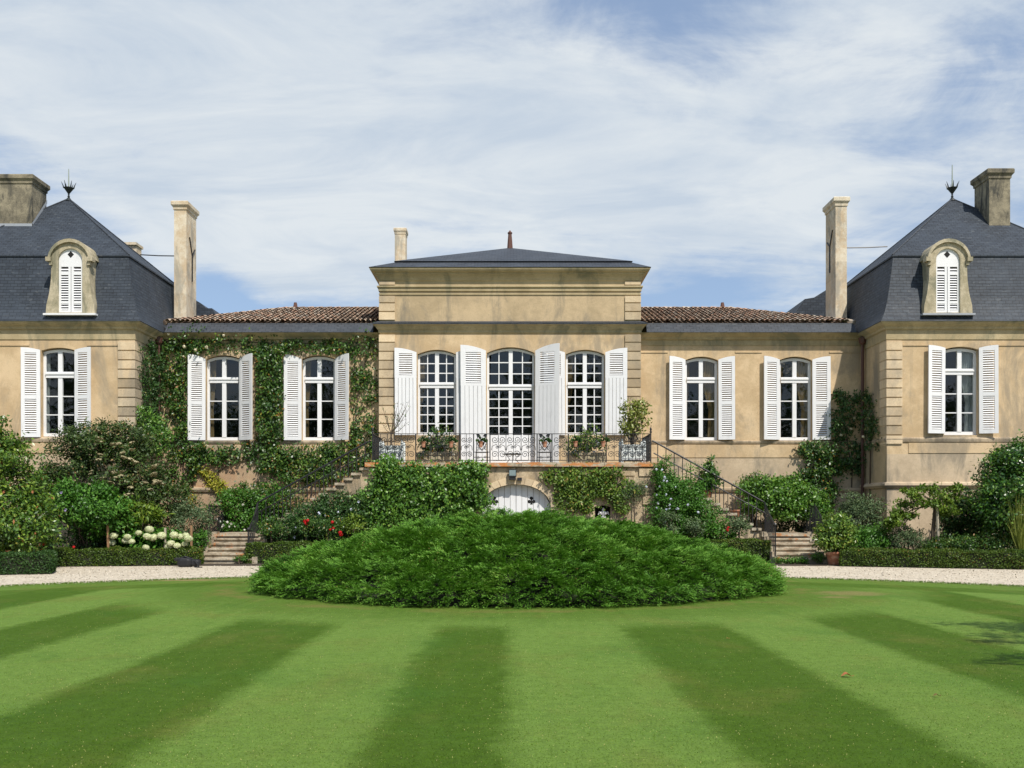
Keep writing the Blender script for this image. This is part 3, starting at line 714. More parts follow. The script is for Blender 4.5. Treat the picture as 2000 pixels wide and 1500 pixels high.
# ---- wings
def wing(s, wins, wallmat):
    xi, xo = (xL, X(263, YP)) if s < 0 else (xR, X(1732, YP))
    x0, x1 = min(xi, xo), max(xi, xo); zt = Z(664, YW)
    ops = [(X(a, YW), X(c, YW), Z(861, YW), Z(t, YW) + .05, .14) for (a, c, t) in wins]
    zb = ops[0][2]
    b = MB(); facade(b, x0, x1, Z(895, YW), zt, YW, ops); b.build('wing_wall', M['wall'], BLD)
    b = MB(); b.face([(x0, YW, 0), (x1, YW, 0), (x1, YW, Z(895, YW)), (x0, YW, Z(895, YW))]); b.build('wing_plinth', wallmat, BLD)
    b = MB(); b.face([(x0, 45, 0), (x1, 45, 0), (x1, 45, zt), (x0, 45, zt)]); b.build('wing_wall', M['wall'], BLD)
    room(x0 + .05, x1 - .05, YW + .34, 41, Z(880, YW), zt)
    for (o, (a, c, t)) in zip(ops, wins):
        cu = [(.06, .22, 'curtain', True)] if s < 0 else [(.06, .18, 'curtain', True), (.52, .97, 'curtain', True)]
        window(o[0], o[1], o[2] + .03, o[3] - .04, .125, YW, Z(747, YW), WST, cu)
    # sill course, plinth course, shallow render panels
    b = MB(); prof = lambda zt_, zb_, o_: [(0, zb_), (o_ * .6, zb_ + .01), (o_, (zb_ + zt_) / 2), (o_, zt_ - .02), (0, zt_)]
    def course(py0, py1, out): 
        p = prof(Z(py0, YW), Z(py1, YW), out)
        for (o0, za), (o1, zz) in zip(p[:-1], p[1:]): b.face([(x0, YW - o0, za), (x1, YW - o0, za), (x1, YW - o1, zz), (x0, YW - o1, zz)])
    course(860.5, 867, .05); course(952, 961, .10)
    b.build('string_course', M['wall_low'], BLD)
    b = MB()
    xs = [x0 + .05, *[(o[0] + o[1]) / 2 + d_ for o in ops for d_ in (-1.25, 1.25)], x1 - .05]
    for i in range(0, len(xs), 2):
        gb = MB(); gb.box(xs[i], xs[i + 1], YW - .028, YW + .02, Z(688, YW) - .022, Z(688, YW) + .022); gb.build('groove_band', M['wall'], BLD)
    b.box(x0 + .01, x1 - .01, YW - .022, YW + .02, Z(893.5, YW), Z(869, YW))
    b.build('render_panel', M['wall'], BLD)
    # eaves cornice
    b = MB(); ye = YW
    p = [(0, Z(676, YW)), (.03, Z(675, YW)), (.03, Z(665, YW)), (.12, Z(662, YW - .12)), (.14, Z(659, YW - .14)), (.24, Z(655, YW - .24)), (.34, Z(651, YW - .34)), (.36, Z(649.3, YW - .36))]
    for (o0, za), (o1, zz) in zip(p[:-1], p[1:]): b.face([(x0, YW - o0, za), (x1, YW - o0, za), (x1, YW - o1, zz), (x0, YW - o1, zz)])
    b.build('cornice', M['cornice'], BLD)
    # slate skirt then canal tiles
    zs0, zs1 = Z(648.8, YW - .42), Z(631, YW - .1); b = MB()
    xa, xb = (x0 + .35, x1 - .25) if s < 0 else (x0 + .25, x1 - .35)
    b.face([(xa, YW - .42, zs0), (xb, YW - .42, zs0), (xb - .02, YW - .10, zs1), (xa + .02, YW - .10, zs1)])
    b.face([(x0, YW - .42, zs0), (x1, YW - .42, zs0), (x1, YW, zs0 + .005), (x0, YW, zs0 + .005)]); b.face([(xa, YW - .42, zs0), (xa + .02, YW - .1, zs1), (xa + .02, YW, zs1), (xa, YW, zs0)]); b.face([(xb, YW - .42, zs0), (xb - .02, YW - .1, zs1), (xb - .02, YW, zs1), (xb, YW, zs0)])
    b.build('slate_skirt', M['slate_flat'], BLD)
    yr, zr = 41.2, Z(604, 41.2); xh = X(560, 41.2) if s < 0 else X(1425, 41.2); xe = X(322, 36.8) if s < 0 else X(1668, 36.8)
    y_e, z_e = YW - .16, zs1 + .03
    b = MB(); g = np.random.default_rng(11 + s)
    b.face([(xi, y_e + .05, z_e - .03), (xe, y_e + .05, z_e - .03), (xh, yr, zr - .05), (xi, yr, zr - .05)], .05)
    b.face([(xe, y_e + .05, z_e - .03), (xe, 45, z_e - .03), (xh, yr, zr - .05)], .05)
    b.face([(xi, yr, zr - .05), (xh, yr, zr - .05), (xe, 45, z_e - .03), (xi, 45, z_e - .03)], .3)
    pitch, row = .185, .32; ncol = int(abs(xe - xi) / pitch); sl = math.hypot(yr - y_e, zr - z_e); nrow = int(sl / row) + 1
    uy, uz = (yr - y_e) / sl, (zr - z_e) / sl
    for j in range(nrow):
        f0 = j * row / sl; f1 = min((j * row + row * 1.08) / sl, 1.0)
        lim = abs(xe - xi) * (1 - f0) + abs(xh - xi) * f0
        for i in range(ncol):
            xx = (i + .5) * pitch
            if xx > lim: continue
            cx_ = xi + s * xx + g.normal() * .008; rr = .085; rn = float(g.uniform(0, 1)); lift = g.uniform(0, .014)
            prev = None
            for k in range(6):
                a = math.pi * k / 5; px_, h_ = cx_ + rr * math.cos(a), rr * .85 * math.sin(a)
                q = []
                for (f, l2) in ((f0, .035 + lift), (f1, .0 + lift)):
                    q.append((px_, y_e + (yr - y_e) * f - uz * (h_ + l2), z_e + (zr - z_e) * f + uy * (h_ + l2)))
                if prev: b.face([prev[0], q[0], q[1], prev[1]], rn)
                prev = q
    # ridge and hip tiles
    for (pa, pb) in (((xi, yr, zr), (xh, yr, zr)), ((xh, yr, zr), (xe, y_e + .1, z_e))):
        pa, pb = Vector(pa), Vector(pb); n = max(2, int((pb - pa).length / .36))
        for i in range(n): b.tube([pa.lerp(pb, i / n), pa.lerp(pb, (i + 1.1) / n)], [.12, .095], 7, float(g.uniform(.1, 1)))
    rt = b.build('tile_roof', M['tile'], BLD)
    fx = X(577, 41.2) if s < 0 else X(1411, 41.2); fz = Z(607, 41.2); ft = Z(591, 41.2)
    b = MB(); b.tube([(fx, 41.2, fz - .1), (fx, 41.2, fz + .12), (fx, 41.2, ft)], [.12, .10, .06], 8); b.build('finial', M['rust'], rt)
    return ops
wl = wing(-1, [(402.5, 469, 696), (590, 655, 696)], M['wall_brickish'])
wr = wing(1, [(1338, 1402.5, 699), (1522, 1585.5, 699)], M['wall_low'])

# ---- corner pavilions
def pavilion(s):
    xi = X(263, YP) if s < 0 else X(1732, YP); xo = s * 20.45; x0, x1 = min(xi, xo), max(xi, xo); yb = 41.3
    def pz(py): return Z(py, YP)
    zt = pz(640)
    wn = (X(81, YP), X(147.5, YP), pz(853), pz(679), .10) if s < 0 else (X(1844, YP), X(1910.5, YP), pz(850), pz(677), .10)
    wn2 = (s * 17.9 - .6, s * 17.9 + .6, wn[2], wn[3], wn[4])
    b = MB(); facade(b, x0, x1, pz(887), zt, YP, [wn]); b.build('pavilion_wall', M['wall'], BLD)
    b = MB(); b.face([(x0, YP, 0), (x1, YP, 0), (x1, YP, pz(887)), (x0, YP, pz(887))]); b.build('pavilion_plinth', M['wall_low'], BLD)
    b = MB()
    for xx in (x0, x1): b.face([(xx, YP, 0), (xx, yb, 0), (xx, yb, zt), (xx, YP, zt)])
    b.face([(x0, yb, 0), (x1, yb, 0), (x1, yb, zt), (x0, yb, zt)]); b.build('pavilion_wall', M['wall_grey'], BLD)
    room(x0 + .05, x1 - .05, YP + .34, 39, pz(875), zt)
    cu = [(.5, .97, 'sheer', True)] if s > 0 else [(.05, .12, 'sheer', True)]
    for k, wq in enumerate((wn,)):
        window(wq[0], wq[1], wq[2] + .02, wq[3] - .04, .09, YP, pz(737 if s < 0 else 731), WST, cu)
    b = MB(); b.ring([(0, pz(664)), (.03, pz(663)), (.03, pz(645)), (.10, Z(642, YP - .1)), (.12, Z(638, YP - .12)), (.22, Z(633, YP - .22)), (.28, Z(629, YP - .28)), (.28, Z(627, YP - .28))], x0, x1, YP, yb, back=True)
    b.build('cornice', M['cornice'], BLD)
    qa, qb = (X(231.5, YP), X(263, YP)) if s < 0 else (X(1732, YP), X(1761.5, YP))
    b = MB(); z = pz(868)
    while z < pz(668):
        b.box(qa - (.03 if s > 0 else 0), qb + (.03 if s < 0 else 0), YP - .055, YP + .6, z + .022, z + .324 - .022, random.uniform(0, 1)); z += .325
    b.box(qa - (.012 if s > 0 else -.012), qb + (.012 if s < 0 else -.012), YP - .006, YP + .58, pz(870), pz(664)); b.build('quoin', M['quoin'], BLD)
    b = MB()
    b.ring([(0, pz(864)), (.04, pz(863)), (.06, pz(858)), (.05, pz(855.5)), (0, pz(854))], x0, x1, YP, yb)
    b.ring([(0, pz(954)), (.05, pz(953)), (.12, pz(948)), (.10, pz(944)), (0, pz(941))], x0, x1, YP, yb)
    b.build('string_course', M['wall_low'], BLD)
    b = MB(); wc = (wn[0] + wn[1]) / 2
    b.box(x0 + (.75 if s > 0 else .01), x1 - (.75 if s < 0 else .01), YP - .022, YP + .02, pz(885), pz(865)); b.build('render_panel', M['wall'], BLD)
    for (a, c) in ((x0 + .05, wc - s * 0 - 1.0), (wc + 1.0, x1 - .05)):
        b = MB()
        if s < 0 and c > 0: pass
        if a < qa and c > qa: c_, a_ = (qa - .02, a) if s < 0 else (c, qb + .02)
        elif s < 0: a_, c_ = a, min(c, qa - .02)
        else: a_, c_ = max(a, qb + .02), c
        if c_ > a_: b.box(a_, c_, YP - .03, YP + .02, pz(674) - .025, pz(674) + .02); b.build('groove_band', M['wall'], BLD)
    # mansard with bell-cast eaves, then the pyramid above
    prof = [(.31, Z(626.5, YP - .31)), (.27, Z(623, YP - .27)), (.19, 8.42), (.11, 8.58), (.03, 8.80), (-.06, 9.10), (-.16, 9.55), (-.26, 10.05), (-.36, 10.62)]
    b = MB(); b.ring(prof, x0, x1, YP, yb, back=True)
    b.face([*[(xx_, yy_, Z(626.5, YP - .31)) for xx_, yy_ in ((x0 - .31, YP - .31), (x1 + .31, YP - .31), (x1 + .31, yb + .31), (x0 - .31, yb + .31))]])
    ms = b.build('mansard_roof', M['slate'], BLD)
    b = MB(); zb = 10.64; i_ = .31; ap = (s * 16.75, 37.75, 13.52)
    q = [(x0 + i_, YP + i_, zb), (x1 - i_, YP + i_, zb), (x1 - i_, yb - i_, zb), (x0 + i_, yb - i_, zb)]
    q2 = [(x0 + i_, YP + i_, zb - .05), (x1 - i_, YP + i_, zb - .05), (x1 - i_, yb - i_, zb - .05), (x0 + i_, yb - i_, zb - .05)]
    for i in range(4): b.face([q[i], q[(i + 1) % 4], ap]); b.face([q[i], q[(i + 1) % 4], q2[(i + 1) % 4], q2[i]])
    b.face(list(reversed(q2)))
    hr = b.build('hip_roof', M['slate'], BLD)
    b = MB()
    for i in range(4): b.tube([Vector(q[i]) + Vector((0, 0, .012)), Vector(ap) + Vector((0, 0, .012))], .028, 5)
    b.build('hip_flashing', M['slate_flat'], hr)
    # iron crown with a rod
    b = MB(); ax, ay, az = ap
    b.lathe([(.13, -.08), (.08, 0), (.035, .05), (.05, .09), (.03, .12), (.035, .20), (.19, .42), (.175, .42), (.02, .24)], (ax, ay, az), 10)
    for k in range(6):
        a = k * math.pi / 3 + .3; c_, s_ = math.cos(a), math.sin(a); b.tube([(ax + .17 * c_, ay + .17 * s_, az + .40), (ax + .20 * c_, ay + .20 * s_, az + .50), (ax + .26 * c_, ay + .26 * s_, az + .64)], [.03, .02, .006], 4)
    fn = b.build('finial', M['copper'], hr)
    b = MB(); b.tube([(ax, ay, az + .3), (ax, ay, Z(330 if s < 0 else 322, ay))], [.028, .014], 6); b.build('rod', M['rod_metal'], fn)
    # dormer
    yd = YP - .30; xc = X(137, yd) if s < 0 else X(1852, yd); d = MB(); bz_ = Z(613, yd)
    def dz_(py): return Z(py, yd)
    zsp, zcr = dz_(508), dz_(485); hw = .415
    outl = [(.84, bz_), (.82, dz_(596)), (.72, dz_(572)), (.66, dz_(545)), (.645, dz_(512))]
    opn = [(hw, dz_(610)), (hw, zsp)]
    n = 12
    arcin = [(hw * math.cos(a), zsp + (zcr - zsp) * math.sin(a)) for a in [math.pi * i / n for i in range(n + 1)]]
    arcout = [(.67 * math.cos(a), zsp + (dz_(474) - zsp) * math.sin(a)) for a in [math.pi * i / n for i in range(n + 1)]]
    poly = [(x_, z_) for x_, z_ in outl] + arcout + [(-x_, z_) for x_, z_ in outl[::-1]] + [(-hw, bz_), (-hw, zsp)] + arcin[::-1] + [(hw, bz_)]
    poly = [(xc + p[0], p[1]) for p in poly]
    d.prism_xz(poly, yd, yd + 1.0)
    d.box(xc - hw, xc + hw, yd + .02, yd + .9, bz_, dz_(610))
    dm = d.build('dormer', M['dormer_stone'], BLD)
    h = MB(); a0 = R(8)
    o1 = [(.745 * math.cos(a), zsp - .02 + (dz_(467) - zsp + .02) * math.sin(a)) for a in [a0 + (math.pi - 2 * a0) * i / n for i in range(n + 1)]]
    o2 = [(.665 * math.cos(a), zsp - .02 + (dz_(472.5) - zsp) * math.sin(a)) for a in [a0 + (math.pi - 2 * a0) * i / n for i in range(n + 1)]]
    h.prism_xz([(xc + p[0], p[1]) for p in o1 + o2[::-1]], yd - .09, yd + 1.15)
    for sd in (-1, 1): 
        h.box(xc + sd * .62, xc + sd * .80, yd - .12, yd + .16, dz_(511), dz_(503)); h.box(xc + sd * .60, xc + sd * .70, yd - .06, yd + .16, dz_(518), dz_(511.2))
    h.build('hood', M['dormer_stone'], dm)
    sl = MB(); sl.box(xc - .90, xc + .90, yd - .08, yd + .3, bz_ - .05, bz_ + .012); sl.build('sill', M['white'] if s < 0 else M['lead'], dm)
    sh = MB(); y0, y1 = yd + .07, yd + .12
    ain = [(xc + (hw) * math.cos(a), zsp + (zcr - zsp) * math.sin(a)) for a in [math.pi * i / n for i in range(n + 1)]]
    sh.prism_xz([(xc - hw, dz_(520)), (xc + hw, dz_(520))] + ain, y0, y1)
    lo, hi = dz_(609.5), dz_(520)
    for sd in (-1, 1):
        u = lambda v: xc + sd * v
        sh.box(u(.012), u(.09), y0, y1, lo, hi - .001); sh.box(u(hw - .07), u(hw), y0, y1, lo, hi - .001)
        for (za, zb_) in ((lo, lo + .08), (dz_(592), dz_(587)), (dz_(536), dz_(530))): sh.box(u(.091), u(hw - .071), y0, y1, za, zb_)
    so = sh.build('dormer_shutter', M['white'], dm)
    sl = MB()
    for sd in (-1, 1):
        zz = lo + .10
        while zz < hi - .05:
            xa_, xb_ = sorted((xc + sd * .09, xc + sd * (hw - .07)))
            sl.face([(xa_, y0 + .005, zz), (xb_, y0 + .005, zz), (xb_, y1 - .005, zz + .055), (xa_, y1 - .005, zz + .055)]); zz += .085
        sl.build('louvres', M['white'], so); sl = MB()
    bk = MB(); bk.box(xc - hw + .01, xc + hw - .01, yd + .3, yd + .32, lo, hi); bk.build('opening_shade_sheet', M['dark'], dm)  # black sheet paints the dark behind the louvres
    di = MB(); zc_ = dz_(496); xd = xc - .01; di.prism_xz([(xd, zc_ - .12), (xd + .11, zc_), (xd, zc_ + .12), (xd - .11, zc_)], y0 - .004, y0 + .01); di.build('diamond_shade_plate', M['dark'], so)  # black plate on the shutter, painted as the shade of a pierced diamond
    return hr
hl = pavilion(-1); hr_ = pavilion(1)

# chimneys: tall pale pair beside the pavilions, thick grey pair on their roofs
yc0, yc1 = 38.5, 39.7
c1 = chimney(X(340, yc0), X(364, yc0), yc0, yc1, 7, Z(393, yc0), M['chimney_pale'], .10, .34)
c1['label'] = 'tall pale stone chimney with rust stains'
c2 = chimney(X(1632, yc0), X(1654, yc0), yc0, yc1, 7, Z(385, yc0), M['chimney_pale'], .10, .36)
for s, co in ((-1, c1), (1, c2)):
    xs = X(364, yc0) + .02 if s < 0 else X(1632, yc0) - .02; y = 39.15; b = MB()
    z = lambda py: Z(py, y)
    b.tube([(xs, y, z(550 if s < 0 else 533)), (xs, y, z(500 if s < 0 else 482))], .03, 5)
    b.tube([(xs, y, z(500 if s < 0 else 482)), (xs, y - .33, z(468 if s < 0 else 454))], .028, 5); b.tube([(xs, y, z(500 if s < 0 else 482)), (xs, y + .33, z(484 if s < 0 else 470))], .028, 5)
    b.build('iron_anchor', M['iron'], co)
    b = MB(); xr = X(340, yc0) if s < 0 else X(1654, yc0); xe = X(272, 38.7) if s < 0 else X(1735, 38.7); zz = Z(500 if s < 0 else 484, 38.8); b.tube([(xr, 38.8, zz), ((xr + xe) / 2, 38.8, zz + .01), (xe, 38.8, zz + .05)], .022, 5); b.build('tie_rod', M['iron'], co)
    b = MB(); xa = xs - s * .0
yb0, yb1 = 36.3, 37.45
c3 = chimney(-19.15, X(62, yb0), yb0, yb1, 11.4, Z(341, yb0), M['chimney_grey'], .10, .34, hl); c4 = chimney(X(1932, yb0), X(1973, yb0), yb0, yb1, 11.4, Z(330, yb0), M['chimney_grey'], .11, .36, hr_)
b = MB(); xx = X(62, yb0)
b.box(-19.2, xx + .03, yb0 - .035, yb0 + .02, Z(444, yb0), Z(437, yb0)); b.build('flashing', M['lead'], c3); b = MB()
b.face([(xx + .03, yb0 - .035, Z(446, yb0)), (xx + .03, yb1, 13.25), (xx + .03, yb1, 13.4), (xx + .03, yb0 - .035, Z(436, yb0))]); b.build('flashing', M['lead'], c3)
b = MB(); b.box(X(1932, yb0) - .03, X(1973, yb0) + .05, yb0 - .04, yb0 + .02, Z(450, yb0), Z(446, yb0)); b.build('flashing', M['rust'], c4)
b = MB(); b.box(X(244, 42), X(266, 42), 42, 42.6, 10, Z(479, 42)); b.box(X(243, 42), X(268, 42), 41.9, 42.7, Z(479, 42), Z(474, 42)); b.build('chimney', M['chimney_pale'], BLD)
# slate roofs showing behind the wings
for poly, yy in (([(1548, 618), (1572, 584), (1590, 581), (1614, 566), (1618, 630), (1548, 630)], 43.0), ([(380, 585), (392, 592), (402, 602), (414, 602), (425, 622), (425, 630), (380, 630)], 43.0)):
    b = MB(); b.prism_xz([(X(p, yy), Z(q, yy)) for p, q in poly], yy, yy + 3); b.build('rear_roof', M['slate'], BLD)

# ---- shutters
def pair(wn, Y, py_b, py_s, rise, lw_, rw_, la, ra, zb=None):
    z0, z1 = Z(py_b, Y), Z(py_s, Y)
    shutter(wn[0] - .01, -1, lw_, z0, z1, rise, Y - .035, la); shutter(wn[1] + .01, 1, rw_, z0, z1, rise, Y - .035, ra)
pair(wl[0], YW, 860, 702, .17, .63, .63, 9, 30); pair(wl[1], YW, 860, 702, .17, .64, .63, 8, 30)
pair(wr[0], YW, 859, 703, .12, .62, .60, 12, 10); pair(wr[1], YW, 859, 703, .12, .63, .66, 12, 5)
for s in (-1, 1):
    a, c = ((81, 147.5) if s < 0 else (1844, 1910.5)); wx = (X(a, YP), X(c, YP))
    pair(wx, YP, 854 if s < 0 else 847, 684 if s < 0 else 680, .08, .63, .62, 10, 14)
zb_, zs_ = cz(850), cz(689)
shutter(lw[0] - .02, -1, .80, zb_, zs_, .16, YC - .07, 3, 'plank'); shutter(lw[1] + .02, 1, .78, zb_, zs_, .14, YC - .035, 2, 'plank')
shutter(rw[0] - .02, -1, .78, zb_, zs_, .14, YC - .035, 2, 'plank'); shutter(rw[1] + .02, 1, .80, zb_, zs_, .16, YC - .07, 3, 'plank')
shutter(dr[0] - .02, -1, .93, zfl + .05, cz(686), .20, YC - .10, 8, 'plank', 'tall white plank shutter with a louvred top panel'); shutter(dr[1] + .02, 1, .93, zfl + .05, cz(686), .22, YC - .10, 22, 'plank', 'tall white plank shutter swung further out')

# ---- downpipes in the two inner corners
for s in (-1, 1):
    d = YW - .14; px = 1686.5 if s > 0 else 303.5; x = X(px, 36.4) if s > 0 else X(308, 36.4); b = MB(); y = 36.5
    b.tube([(x, y, .1), (x, y, Z(672, y))], .055, 8); b.lathe([(.055, 0), (.13, .08), (.15, .22), (.15, .26)], (x, y, Z(674, y)), 8); b.tube([(x, y, Z(670, y)), (x, y - .1, Z(648, y))], .055, 8)
    for zz in (2.2, 4.0, 5.8): b.tube([(x, y, zz), (x, y, zz + .05)], .07, 8)
    b.build('downpipe', M['pipe'], BLD)
# ------------------------------------------------------------------ terrace with its two stairs
YT = 34.05; TX0, TX1 = -4.85, 4.91; TZ = 3.34
TER = thing('stone_terrace', 'raised stone terrace with lichened coping, arched white cellar doors and a stair on each side', 'terrace', (0, 34.05, 0))
dxa, dxb = X(940, YT), X(1076, YT); dcr = Z(946, YT); nxa, nxb = X(1162, YT), X(1193, YT)
b = MB(); facade(b, TX0, TX1, 0, TZ - .16, YT, [(dxa, dxb, 0.0, dcr, .78), (nxa, nxb, Z(1012, YT), Z(987, YT), .06)], .40); b.build('front_wall', M['rubble'], TER)
b = MB()
for xx in (TX0, TX1): b.face([(xx, YT, 0), (xx, YC, 0), (xx, YC, TZ - .16), (xx, YT, TZ - .16)])
b.build('side_wall', M['rubble'], TER)
b = MB(); x = TX0 - .12
while x < TX1 + .1:
    x2 = min(x + random.uniform(1.1, 1.7), TX1 + .12)
    if TX1 + .12 - x2 < .5: x2 = TX1 + .12
    j = random.uniform(-.012, .012); b.box(x + .006, x2 - .006, YT - .13 + j, YT + .45, TZ - .15 + abs(j), TZ + j * .6, random.random()); x = x2
b.build('coping', M['coping'], TER)
b = MB(); b.box(TX0, TX1, YT + .46, YC - .005, TZ - .14, TZ - .01); b.build('paving', M['steps'], TER)
# arch of cut stones round the cellar door
b = MB(); A = arc(dxa, dxb, dcr - .78, .78, 14); O = arc(dxa - .26, dxb + .26, dcr - .80, 1.05, 14)
for i in range(14):
    g_ = .012; p0, p1, q0, q1 = Vector(A[i]).to_3d(), Vector(A[i + 1]).to_3d(), Vector(O[i]).to_3d(), Vector(O[i + 1]).to_3d()
    m_ = (p0 + p1 + q0 + q1) / 4; qq = [m_ + (v - m_) * .95 for v in (p0, p1, q1, q0)]
    b.prism_xz([(v.x, v.y) for v in qq], YT - .035 - random.uniform(0, .015), YT + .05, random.uniform(.4, 1))
for sd, xx in ((-1, dxa), (1, dxb)):
    for k in range(5):
        zz = .36 * k; b.box(*sorted((xx + sd * .005, xx + sd * random.uniform(.28, .42))), YT - .03, YT + .05, zz + .01, zz + .35, random.uniform(.4, 1))
b.build('arch_surround', M['quoin'], TER)
for sd in (-1, 1):
    xm = (dxa + dxb) / 2; b = MB(); n = 6; wd = (dxb - dxa) / 2
    for i in range(n):
        u0, u1 = wd * i / n + .008, wd * (i + 1) / n - .004; za = dcr - .78 + .78 * math.sqrt(max(0, 1 - (u0 / wd) ** 2)) - .01; zb_ = dcr - .78 + .78 * math.sqrt(max(0, 1 - (u1 / wd) ** 2)) - .01
        b.prism_xz([(xm + sd * u0, .02), (xm + sd * u1, .02), (xm + sd * u1, zb_), (xm + sd * u0, za)], YT + .22, YT + .27)
    o = b.build('cellar_door', M['white'], TER)
    c_ = MB(); cx_ = X(965.5 if sd < 0 else 1038, YT + .22); czz = Z(978, YT + .22)
    for (ox, oz) in ((0, .085), (-.075, -.03), (.075, -.03)):
        c_.prism_xz([(cx_ + ox + .062 * math.cos(a), czz + oz + .062 * math.sin(a)) for a in [2 * math.pi * k / 10 for k in range(10)]], YT + .216, YT + .222)
    c_.prism_xz([(cx_ - .045, czz - .13), (cx_ + .045, czz - .13), (cx_ + .02, czz), (cx_ + .03, czz + .06), (cx_ - .03, czz + .06), (cx_ - .02, czz)], YT + .2145, YT + .2205)
    c_.build('clover_shade_plate', M['dark'], o)  # black shapes laid on the door stand for the shade in its clovers
b = MB(); b.box(nxa - .02, nxb + .02, YT + .38, YT + .42, 1.2, 2.1); b.build('niche_shade_sheet', M['dark'], TER)  # black sheet paints the dark depth of the niche
b = MB()                                                   # big uneven corner stones at the right end
for (pa, pb, qa, qb) in ((1206, 1240, 915, 929), (1248, 1277, 915, 930), (1201, 1236, 932, 945), (1237, 1278, 931, 948), (1250, 1279, 950, 966), (1255, 1278, 968, 985), (1262, 1278, 988, 1010)):
    b.box(X(pa, YT), X(pb, YT), YT - random.uniform(.03, .08), YT + .1, Z(qb, YT), Z(qa, YT), random.random())
b.build('corner_stone', M['rubble'], TER)
RUN, NST = .28, 13; RISE = (TZ - .93) / 14
def stair_z(ax):                                           # ax: metres out from the terrace's side
    return TZ - RISE * (int(max(ax, 0) / RUN) + 1)
for sd in (-1, 1):
    xs = TX1 if sd > 0 else TX0; b = MB(); poly = [(xs, 0)]
    for i in range(NST):
        z = TZ - RISE * (i + 1) - .09; poly += [(xs + sd * RUN * i, z), (xs + sd * RUN * (i + 1), z)]
    poly += [(xs + sd * RUN * NST, 0)]
    b.prism_xz(poly, YT + .10, YW - .02); b.build('stair_wall', M['rubble'], TER)
    b = MB()
    for i in range(NST):
        z = TZ - RISE * (i + 1); j = random.uniform(-.02, .02)
        b.box(*sorted((xs + sd * RUN * (i - .02), xs + sd * (RUN * (i + 1) + .045))), YT + .03 + j, YW - .03, z - .088, z, random.random())
    xe = xs + sd * RUN * NST
    b.box(*sorted((xe + sd * .05, xe + sd * 1.6)), 33.62, YW - .03, .93 - .10, .93, .5)
    b.build('upper_steps', M['steps'], TER)
    b = MB(); b.box(*sorted((xe + sd * .04, xe + sd * 1.52)), 33.70, YW - .05, 0, .83); b.build('landing', M['rubble'], TER)
    b = MB(); xa, xb = (X(1512, 32.3), X(1607, 32.3)) if sd > 0 else (X(393, 32.3), X(503, 32.3))
    for k in range(6):
        y = 32.0 + .33 * k; z = .155 * (k + 1); j = random.uniform(-.015, .015)
        b.box(xa + .08, xb - .08, y + .05, 33.9, .155 * k - .02, z - .055, random.uniform(0, .4))
        b.box(xa + .05 + j, xb - .05 + j, y, 33.92, z - .054, z, random.uniform(.6, 1))
        for xx in (xa - .06, xb - .10): b.box(xx, xx + .16, y - .01 + j, y + .36, -.02, z + .05, random.random())
    b.build('lower_steps', M['steps'], TER)

# ------------------------------------------------------------------ ironwork
RT, RB, RY = Z(846.5, YT), Z(899.5, YT), YT + .04
RAIL = thing('terrace_railing', 'black wrought-iron balustrade with scrollwork along the terrace edge', 'railing', (0, RY, TZ))
def spiral(b, cx, cz_, r, a0, turns, r_t=.014, y=RY, n=20, r1=.18):
    pts = []
    for i in range(n + 1):
        f = i / n; a = a0 + turns * 2 * math.pi * f; q = r * (1 - f * (1 - r1)); pts.append((cx + q * math.cos(a), y, cz_ + q * math.sin(a)))
    b.tube(pts, r_t, 4)
def xz(px): return X(px, RY)
rx0, rx1 = xz(728), xz(1271)
b = MB(); b.box(rx0, rx1, RY - .022, RY + .022, RT - .022, RT); b.box(rx0, rx1, RY - .014, RY + .014, RB, RB + .022)
for sd in (-1, 1):
    xx = rx0 if sd < 0 else rx1; b.box(xx - .02, xx + .02, RY + .03, YC - .05, RT - .022, RT); b.box(xx - .014, xx + .014, RY + .03, YC - .05, RB, RB + .02)
b.build('rail', M['iron'], RAIL)
for px in (728, 812, 898, 925, 957, 1049, 1078, 1110, 1184, 1271):
    b = MB(); x = xz(px); b.box(x - .019, x + .019, RY - .0195, RY + .0195, TZ - .01, RT + (.03 if px in (728, 1271) else -.021))
    if px in (728, 1271): b.lathe([(.04, 0), (.045, .03), (.02, .06), (.04, .10), (.03, .15), (.001, .20)], (x, RY, RT + .03), 8)
    b.build('post', M['iron'], RAIL)
def scroll_panel(pa, pb):
    b = MB(); xa, xb = xz(pa) + .03, xz(pb) - .03; xm = (xa + xb) / 2; h = RT - RB; zm = (RT + RB) / 2; n = max(1, int(round((xb - xa) / .52))); wd = (xb - xa) / n
    for k in range(n):
        c_ = xa + wd * (k + .5); q = min(wd * .24, .15)
        for sx in (-1, 1):
            spiral(b, c_ + sx * wd * .24, zm + h * .27, q, math.pi * (.5 + .5 * sx) + .6, sx * 1.6)
            spiral(b, c_ + sx * wd * .24, zm - h * .27, q, math.pi * (.5 + .5 * sx) - .6, -sx * 1.6)
            b.tube([(c_ + sx * wd * .02, RY, zm), (c_ + sx * wd * .14, RY, zm + h * .10), (c_ + sx * wd * .42, RY, zm + h * .03), (c_ + sx * wd * .46, RY, zm - h * .12)], .014, 4)
            spiral(b, c_ + sx * wd * .10, zm, .05, 0, sx * 1.3, .012)
        b.tube([(c_, RY, RB), (c_, RY, RT - .02)], .012, 4)
        if k: b.tube([(xa + wd * k, RY, RB), (xa + wd * k, RY, RT - .02)], .016, 4)
    return b.build('scroll_panel', M['iron'], RAIL)
for pa, pb in ((728, 812), (812, 898), (898, 925), (957, 1049), (1078, 1110), (1110, 1184), (1184, 1271)): scroll_panel(pa, pb)
